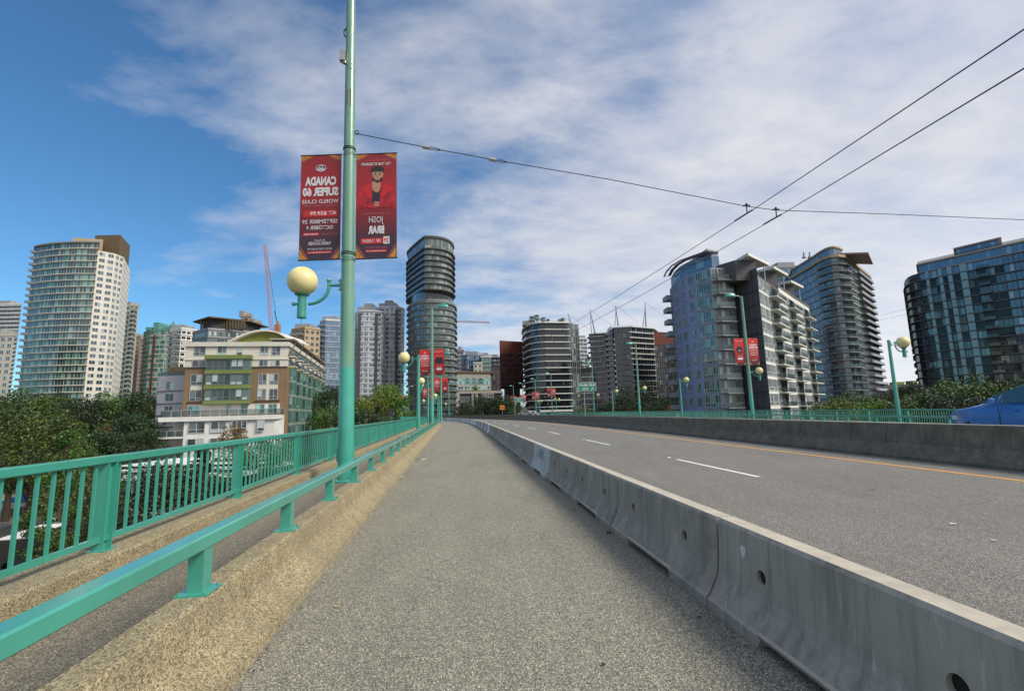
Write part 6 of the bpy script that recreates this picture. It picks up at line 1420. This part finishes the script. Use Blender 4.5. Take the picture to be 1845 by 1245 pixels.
# ================================================================== below the left railing
def gpt(px, py, z=GZ+.05): return atz(px, py, z)
mb = MB(); pts = [gpt(-60, 985), gpt(100, 905), gpt(170, 880), gpt(170, 862), gpt(100, 880), gpt(-60, 925)]; mb.add(pts, [tuple(range(6))]); struct(mb, 'street', M['road'])
mb = MB(); pts = [gpt(-60, 925, GZ+.2), gpt(100, 880, GZ+.2), gpt(130, 872, GZ+.2), gpt(130, 862, GZ+.2), gpt(-60, 900, GZ+.2)]; mb.add(pts, [tuple(range(5))]); struct(mb, 'pavement', M['deck'])
# white building with stepped roof
c0 = gpt(212, 890, GZ); c1 = gpt(400, 850, GZ)
e = thing('station_building', (c0.x, c0.y, GZ), 'low white flat roofed building with stepped fascia seen through the railing', 'building'); B_ = e
Yb = 62
def bxw(name, px0, px1, py0, py1, Y0, dep, mat, parent=e):
    a, b_ = at(px0, py1, Y0), at(px1, py0, Y0); mb = MB(); mb.box(a.x-c0.x, b_.x-c0.x, Y0-c0.y, Y0+dep-c0.y, a.z-GZ, b_.z-GZ); return mb.build(name, mat, parent)
bxw('wall', 232, 420, 862, 930, 63, 12, WL['white']); bxw('roof', 206, 430, 853, 866, 60.5, 16, WL['white']); bxw('roof_tier', 210, 430, 842, 851, 62, 13, WL['white']); bxw('roof_tier', 214, 430, 833, 841, 63.5, 10, WL['white'])
for k in range(9): bxw('window', 240+k*19, 255+k*19, 868, 893, 62.9, .08, GL['dark'])
# box truck
p = gpt(60, 1010, GZ); e = thing('box_truck', (p.x, p.y, GZ), 'truck with ribbed white roof and black side parked below the left railing', 'truck', rz=.3)
mb = MB(); mb.box(-1.3, 1.3, -4, 3.2, .9, 3.3); mb.build('box', M['black'], e)
mb = MB(); mb.box(-1.32, 1.32, -4.02, 3.22, 3.3, 3.42)
for k in range(12): mb.box(-1.25, 1.25, -3.9+.6*k, -3.75+.6*k, 3.42, 3.5)
mb.build('roof', WL['white'], e)
mb = MB(); mb.sweep([[(-1.2, 3.3, z0), (1.2, 3.3, z0), (1.2, y1, z0), (-1.2, y1, z0)] for z0, y1 in ((.6, 5.4), (1.6, 5.4), (2.5, 4.7))]); mb.build('cab', WL['white'], e)
for x in (-1.15, 1.15):
    for y in (-2.6, 4.2): mb = MB(); mb.tube([(x-.12, y, .48), (x+.12, y, .48)], .48, 16); mb.build('wheel', M['black'], e)
M['tarp'] = plain('blue tarpaulin', (.03, .14, .45), .6)
for k, (px, py) in enumerate(((42, 915), (78, 912))):
    p = gpt(px, py+10); e = thing('canopy_tent', p, ['left', 'right'][k]+' blue canopy tent on the pavement far below the left railing', 'tent', 'blue canopy tents')
    mb = MB(); mb.sweep([[(-2, -2, 2.2), (2, -2, 2.2), (2, 2, 2.2), (-2, 2, 2.2)], [(-2, -2, 2.5), (2, -2, 2.5), (2, 2, 2.5), (-2, 2, 2.5)], [(-.1, -.1, 3.5), (.1, -.1, 3.5), (.1, .1, 3.5), (-.1, .1, 3.5)]]); mb.build('canopy', M['tarp'], e)
    for x in (-1.9, 1.9):
        for y in (-1.9, 1.9): mb = MB(); mb.tube([(x, y, 0), (x, y, 2.2)], .04, 6); mb.build('leg', M['steel'], e)
a, b_ = gpt(-40, 940), gpt(112, 912); e = thing('brick_wall', a, 'low red brick wall with white rail beside the street below', 'wall')
mb = MB(); mb.beam(Vector((0, 0, .5)), b_-a+UP*.5, .4, 1.3); mb.build('wall', WL['brown'], e); mb = MB(); d = b_-a
for k in range(12): q = d*(k/11); mb.tube([q+UP*1.15, q+UP*2.4], .05, 6)
mb.tube([UP*2.4, d+UP*2.4], .05, 6); mb.tube([UP*1.8, d+UP*1.8], .04, 6); mb.build('rail', FR['white'], e)
p = gpt(70, 1015); e = thing('street_lamp', p, 'pale curved street lamp standing far below the left railing', 'street lamp'); mb = MB(); H_ = Z(75, 932, p.y)-GZ
mb.tube([(0, 0, 0), (0, 0, H_-1)]+[(.8-.8*cos(pi*k/8), 0, H_-1+.9*sin(pi*k/8)) for k in range(1, 7)], .07, 8); mb.build('pole', M['steel'], e); mb = MB(); mb.box(1.3, 2.0, -.12, .12, H_-.75, H_-.6); mb.build('lamp_head', M['steel'], e)

# ================================================================== blue car on the far carriageway
M['car'] = None
m, t, b = newmat('car paint'); b.inputs['Base Color'].default_value = (.03, .17, .50, 1); b.inputs['Roughness'].default_value = .3; b.inputs['Coat Weight'].default_value = .8; b.inputs['Coat Roughness'].default_value = .08; M['car'] = m
m, t, b = newmat('car glass'); b.inputs['Base Color'].default_value = (.03, .07, .075, 1); b.inputs['Roughness'].default_value = .04; b.inputs['IOR'].default_value = 1.9; M['cglass'] = m
m, t, b = newmat('car light'); b.inputs['Base Color'].default_value = (.55, .6, .65, 1); b.inputs['Roughness'].default_value = .15; M['clight'] = m
CX, CY = X(1702, 14.6, 757), 14.6
car = thing('car', (CX+.85, CY-.85, .33), 'bright blue hatchback on the far carriageway at the right frame edge', 'car', rz=.03); car.scale = (1, 1, 1.07)
# local: +y = front, x = width
pass
st_ = []

secs = []
for xk, (ins, lo) in zip((-.90, -.88, -.80, -.66, 0, .66, .80, .88, .90), ((.30, 0), (.12, 0), (.03, 0), (0, 0), (-.03, 0), (0, 0), (.03, 0), (.12, 0), (.30, 0))): pass
def car_body():
    # rings across the car at stations along its length: lower body, shoulder, cabin
    R_ = []
    belt = lambda y: .98 if y < .1 else min(1.06, .98+.02*(y))
    for y, z in [(-.87, .62), (-.82, .80), (-.66, .90), (-.30, .985), (.08, 1.04), (.55, 1.27), (1.0, 1.46), (1.45, 1.59), (2.1, 1.65), (2.8, 1.63), (3.2, 1.50), (3.42, 1.12), (3.5, .8)]:
        tw = .86 if -.5 < y < 3.3 else .72; nose = .10 if y < -.6 else 0
        bz = min(z-.02, belt(y)); roofw = tw if z < 1.05 else tw-.20*(min(1.0, (z-1.02)/.5))
        lw = tw-nose
        R_.append([(-lw+.04, -y, .24), (-lw, -y, .42), (-lw-.01, -y, min(.70, bz-.05)), (-tw+.03-nose*.5, -y, bz), (-roofw+.06, -y, (bz+z)/2 if z > 1.1 else bz+.005), (-roofw+.14, -y, z-.02), (-roofw*.55, -y, z), (0, -y, z+.015), (roofw*.55, -y, z), (roofw-.14, -y, z-.02), (roofw-.06, -y, (bz+z)/2 if z > 1.1 else bz+.005), (tw-.03-nose*.5, -y, bz), (lw+.01, -y, min(.70, bz-.05)), (lw, -y, .42), (lw-.04, -y, .24)])
    mb = MB(); mb.sweep(R_); return mb
ob = car_body().build('body', M['car'], car)
sm_ = ob.modifiers.new('s', 'SUBSURF'); sm_.levels = 2; sm_.render_levels = 2
cut = MB()
for y in (-.02, -2.62): cut.tube([(-1.2, y, .33), (-.55, y, .33)], .37, 28); cut.tube([(.55, y, .33), (1.2, y, .33)], .37, 28)
co = cut.build('cutter', M['black']); md = ob.modifiers.new('b', 'BOOLEAN'); md.operation = 'DIFFERENCE'; md.object = co; md.solver = 'EXACT'
dg = bpy.context.evaluated_depsgraph_get(); me = bpy.data.meshes.new_from_object(ob.evaluated_get(dg)); ob.modifiers.clear(); ob.data = me; me.name = 'body'; bpy.data.objects.remove(co)
if len(me.materials) < 2: me.materials.append(M['black'])
smooth_angle(ob, 32)
def car_side(sx):
    for poly, nm_ in (([(.30, 1.07), (.72, 1.10), (.80, 1.36), (.62, 1.27)], 'quarter_window'), ([(.80, 1.10), (1.72, 1.10), (1.72, 1.54), (1.42, 1.52), (.92, 1.37)], 'side_window'), ([(1.82, 1.10), (2.62, 1.12), (2.62, 1.52), (1.82, 1.55)], 'side_window')):
        mb = MB(); vs = [(sx*(.852-(z-1.05)*.29+.012), -y, z) for y, z in poly]; n = len(vs); mb.add(vs+[(v_[0]-sx*.02, v_[1], v_[2]) for v_ in vs], [tuple(range(n)), tuple(range(2*n-1, n-1, -1))]+[(i, (i+1) % n, (i+1) % n+n, i+n) for i in range(n)]); mb.build(nm_, M['cglass'], car)
    mb = MB(); mb.lathe([(.001, -.1), (.07, -.08), (.09, 0), (.07, .08), (.001, .1)], 12, (sx*.98, -.75, 1.12)); smooth_angle(mb.build('mirror', M['car'], car))
    mb = MB(); mb.box(min(sx*.56, sx*.715), max(sx*.56, sx*.715), .52, .755, .66, .77); smooth_angle(mb.build('headlight', M['clight'], car))
    for y in (-1.15, -2.05): mb = MB(); mb.beam((sx*.885, y-.1, .92), (sx*.885, y+.1, .92), .03, .03); mb.build('door_handle', M['car'], car)
    for y in (-.78, -1.75): mb = MB(); mb.box(min(sx*.868, sx*.876), max(sx*.868, sx*.876), y-.006, y+.006, .42, 1.0); mb.build('door_gap', M['black'], car)
for sx in (-1, 1): car_side(sx)
mb = MB(); vs = [(-.62, -.14, 1.075), (.62, -.14, 1.075), (.52, -1.30, 1.565), (-.52, -1.30, 1.565)]; mb.add([(x, y, z+.02) for x, y, z in vs]+[(x, y, z-.03) for x, y, z in vs], [(0, 1, 2, 3), (7, 6, 5, 4), (0, 4, 5, 1), (1, 5, 6, 2), (2, 6, 7, 3), (3, 7, 4, 0)]); mb.build('windscreen', M['cglass'], car)
for sx in (-1, 1):
    for y in (-.02, -2.62):
        mb = MB(); mb.tube([(sx*.64, y, .33), (sx*.86, y, .33)], .32, 28); w_ = mb.build('wheel', M['black'], car); mb = MB(); mb.tube([(sx*.85, y, .33), (sx*.872, y, .33)], .21, 20)
        mb.build('rim', M['steel'], w_)
# far vehicles and small things at the far end
def small_car(px, py, Y, mat, label, rz=1.2, s=1.0):
    c = at(px, py, Y); e = thing('parked_car', (c.x, Y, c.z), label, 'car', 'far cars beyond the median', rz)
    mb = MB(); mb.sweep([[(-.85, y, .3), (.85, y, .3), (.85, y, .85), (-.85, y, .85)] for y in (-2.1, 2.1)]); mb.sweep([[(-.8, y0, .85), (.8, y0, .85), (.65, y1, 1.45), (-.65, y1, 1.45)] for y0, y1 in ((-1.5, -1.0), (1.4, .8))]); mb.build('body', mat, e)
    mb = MB(); mb.box(-.86, .86, -.9, .7, .92, 1.3); mb.build('window', M['cglass'], e)
    for x in (-.8, .8):
        for y in (-1.3, 1.3): mb = MB(); mb.tube([(x-.1, y, .32), (x+.1, y, .32)], .32, 12); mb.build('wheel', M['black'], e)
small_car(948, 749, 130, M['steel'], 'far silver car beyond the median under the small green sign'); small_car(958, 749.5, 134, M['clight'], 'second far pale car right of the silver car', 1.4)
a, b_ = at(973, 742, 150), at(1030, 738, 152); e = thing('shelter_roof', ((a.x+b_.x)/2, 150, .1), 'long white flat canopy at the foot of the curved dark tower', 'canopy')
mb = MB(); w_ = (b_.x-a.x)/2; mb.box(-w_, w_, -2, 2, 1.2, 1.8); mb.build('roof', WL['white'], e); 
for k in range(5): mb = MB(); mb.tube([(-w_+.3+k*(2*w_-.6)/4, 0, -14), (-w_+.3+k*(2*w_-.6)/4, 0, 1.2)], .12, 8); mb.build('post', M['steel'], e)
# person far along the sidewalk
pp = path(72, -2.9, .12); e = thing('person', pp, 'distant person in dark blue clothes walking on the left sidewalk', 'person')
me = bpy.data.meshes.new('body'); J = [(0, 0, .95), (0, 0, 1.2), (0, 0, 1.42), (0, 0, 1.52), (0, .02, 1.66), (-.11, 0, .90), (-.13, .10, .50), (-.13, .02, .07), (-.13, .14, .03), (.11, 0, .90), (.13, -.10, .50), (.13, -.26, .10), (.13, -.14, .03), (-.20, 0, 1.40), (-.26, .04, 1.12), (-.25, .16, .88), (.20, 0, 1.40), (.26, -.04, 1.12), (.25, .06, .86)]
E_ = [(0, 1), (1, 2), (2, 3), (3, 4), (0, 5), (5, 6), (6, 7), (7, 8), (0, 9), (9, 10), (10, 11), (11, 12), (2, 13), (13, 14), (14, 15), (2, 16), (16, 17), (17, 18)]
me.from_pydata(J, E_, []); o = bpy.data.objects.new('body', me); COL.objects.link(o); md = o.modifiers.new('s', 'SKIN'); md2 = o.modifiers.new('d', 'SUBSURF'); md2.levels = 2; md2.render_levels = 2
rad = [.15, .14, .15, .06, .10, .10, .07, .045, .04, .10, .07, .045, .04, .07, .045, .035, .07, .045, .035]
for v_, r in zip(me.skin_vertices[0].data, rad): v_.radius = (r, r)
me.skin_vertices[0].data[0].use_root = True
m_, t_, b__ = newmat('clothes'); s_ = t_.nodes.new('ShaderNodeSeparateXYZ'); t_.links.new(vec(t_), s_.inputs[0]); setc(t_, b__, ramp(t_, mathn(t_, 'MULTIPLY', s_.outputs[2], .5), [(.0, (.02, .02, .03)), (.44, (.03, .04, .09)), (.745, (.35, .22, .16)), (.83, (.03, .02, .015))], 'CONSTANT')); me.materials.append(m_)
o.parent = e
# litter and leaves
def litter(px, py, lab, cat, mat, s_, nm_, z=0.0, n=1):
    c = atz(px, py, z+.01); mb = MB(); R = random.Random(int(px*7+py)); vs = []
    k = 7
    ring_ = [(s_*R.uniform(.6, 1)*cos(2*pi*i/k), s_*R.uniform(.4, .7)*sin(2*pi*i/k), R.uniform(0, s_*.35)) for i in range(k)]
    mb.add([(0, 0, s_*.12)]+ring_, [(0, i+1, (i+1) % k+1) for i in range(k)]); mb.add([(0, 0, s_*.12-.002)]+[(x, y, q-.002) for x, y, q in ring_], [(0, (i+1) % k+1, i+1) for i in range(k)])
    o = mb.build(nm_, mat); o.location = c; tag(o, lab, cat)
paper = plain('paper scrap', (.62, .60, .58), .8); lf_ = plain('fallen leaf brown', (.22, .07, .025), .8, var=.4, sc=20); lg_ = plain('fallen leaf yellow', (.42, .33, .08), .8, var=.4, sc=20)
for a_ in ((726, 860, 'white paper scrap at the foot of the tan parapet, nearer one', 'litter', paper, .07, 'paper_scrap'), (764, 828, 'long white paper scrap lying on the path further along', 'litter', paper, .10, 'paper_scrap'), (752, 829, 'brown leaf scrap beside the long paper scrap', 'leaf', lf_, .07, 'fallen_leaf'),
           (960, 855, 'pale crumpled leaf near the barrier foot', 'leaf', lg_, .07, 'fallen_leaf'), (948, 842, 'reddish leaf just before the pale crumpled leaf', 'leaf', lf_, .06, 'fallen_leaf'), (1003, 912, 'dark red leaf on the path beside the barriers', 'leaf', lf_, .045, 'fallen_leaf'), (1033, 919, 'red leaf just right of the dark red leaf', 'leaf', lf_, .05, 'fallen_leaf'), (1032, 908, 'yellow leaf at the barrier foot beside the red leaf', 'leaf', lg_, .045, 'fallen_leaf'),
           (1097, 960, 'orange leaf at the near barrier joint', 'leaf', lf_, .05, 'fallen_leaf'), (1260, 1110, 'brown leaf at the base of the second nearest barrier', 'leaf', lf_, .028, 'fallen_leaf'), (1088, 1196, 'small dark stone on the path at the bottom centre', 'stone', M['black'], .022, 'stone'), (606, 1092, 'tiny yellow leaf near the lower tan parapet', 'leaf', lg_, .022, 'fallen_leaf'), (1110, 952, 'pale leaf right beside the orange leaf', 'leaf', lg_, .04, 'fallen_leaf'), (1717, 944, 'white paint chip on the road right of the barriers', 'litter', paper, .05, 'paper_scrap'), (1790, 973, 'smaller white chip near the right edge on the road', 'litter', paper, .035, 'paper_scrap')):
    litter(*a_)

# grit and leaf crumbs gathered at the feet of the barriers and parapet
R_ = random.Random(11); mb = MB()
for i in range(1500):
    s_ = 1.5+34*R_.random()**1.4
    if R_.random() < .6: d_ = dbar(s_)-abs(R_.gauss(0, .07))-.01
    else: d_ = -1.325+abs(R_.gauss(0, .06))
    p = path(s_, d_, .004+R_.random()*.006); q_ = R_.uniform(.004, .013); a = R_.random()*6.28
    e1 = Vector((cos(a), sin(a), R_.uniform(-.2, .2)))*q_; e2 = Vector((-sin(a), cos(a), R_.uniform(-.2, .2)))*q_*.6
    mb.add([p-e1, p-e2, p+e1, p+e2], [(0, 1, 2, 3)])
m, t, b = newmat('leaf crumbs'); g_ = t.nodes.new('ShaderNodeNewGeometry'); setc(t, b, ramp(t, g_.outputs['Random Per Island'], [(0, (.05, .035, .02)), (.4, (.14, .085, .04)), (.7, (.24, .19, .11)), (.93, (.35, .32, .25))], 'CONSTANT')); b.inputs['Roughness'].default_value = .9
o = bpy.data.objects.new('leaf_litter', mb_raw(mb, 'leaf_litter', m)); COL.objects.link(o); tag(o, 'brown grit and leaf crumbs scattered along the feet of the barriers and parapet', 'litter', kind='stuff')
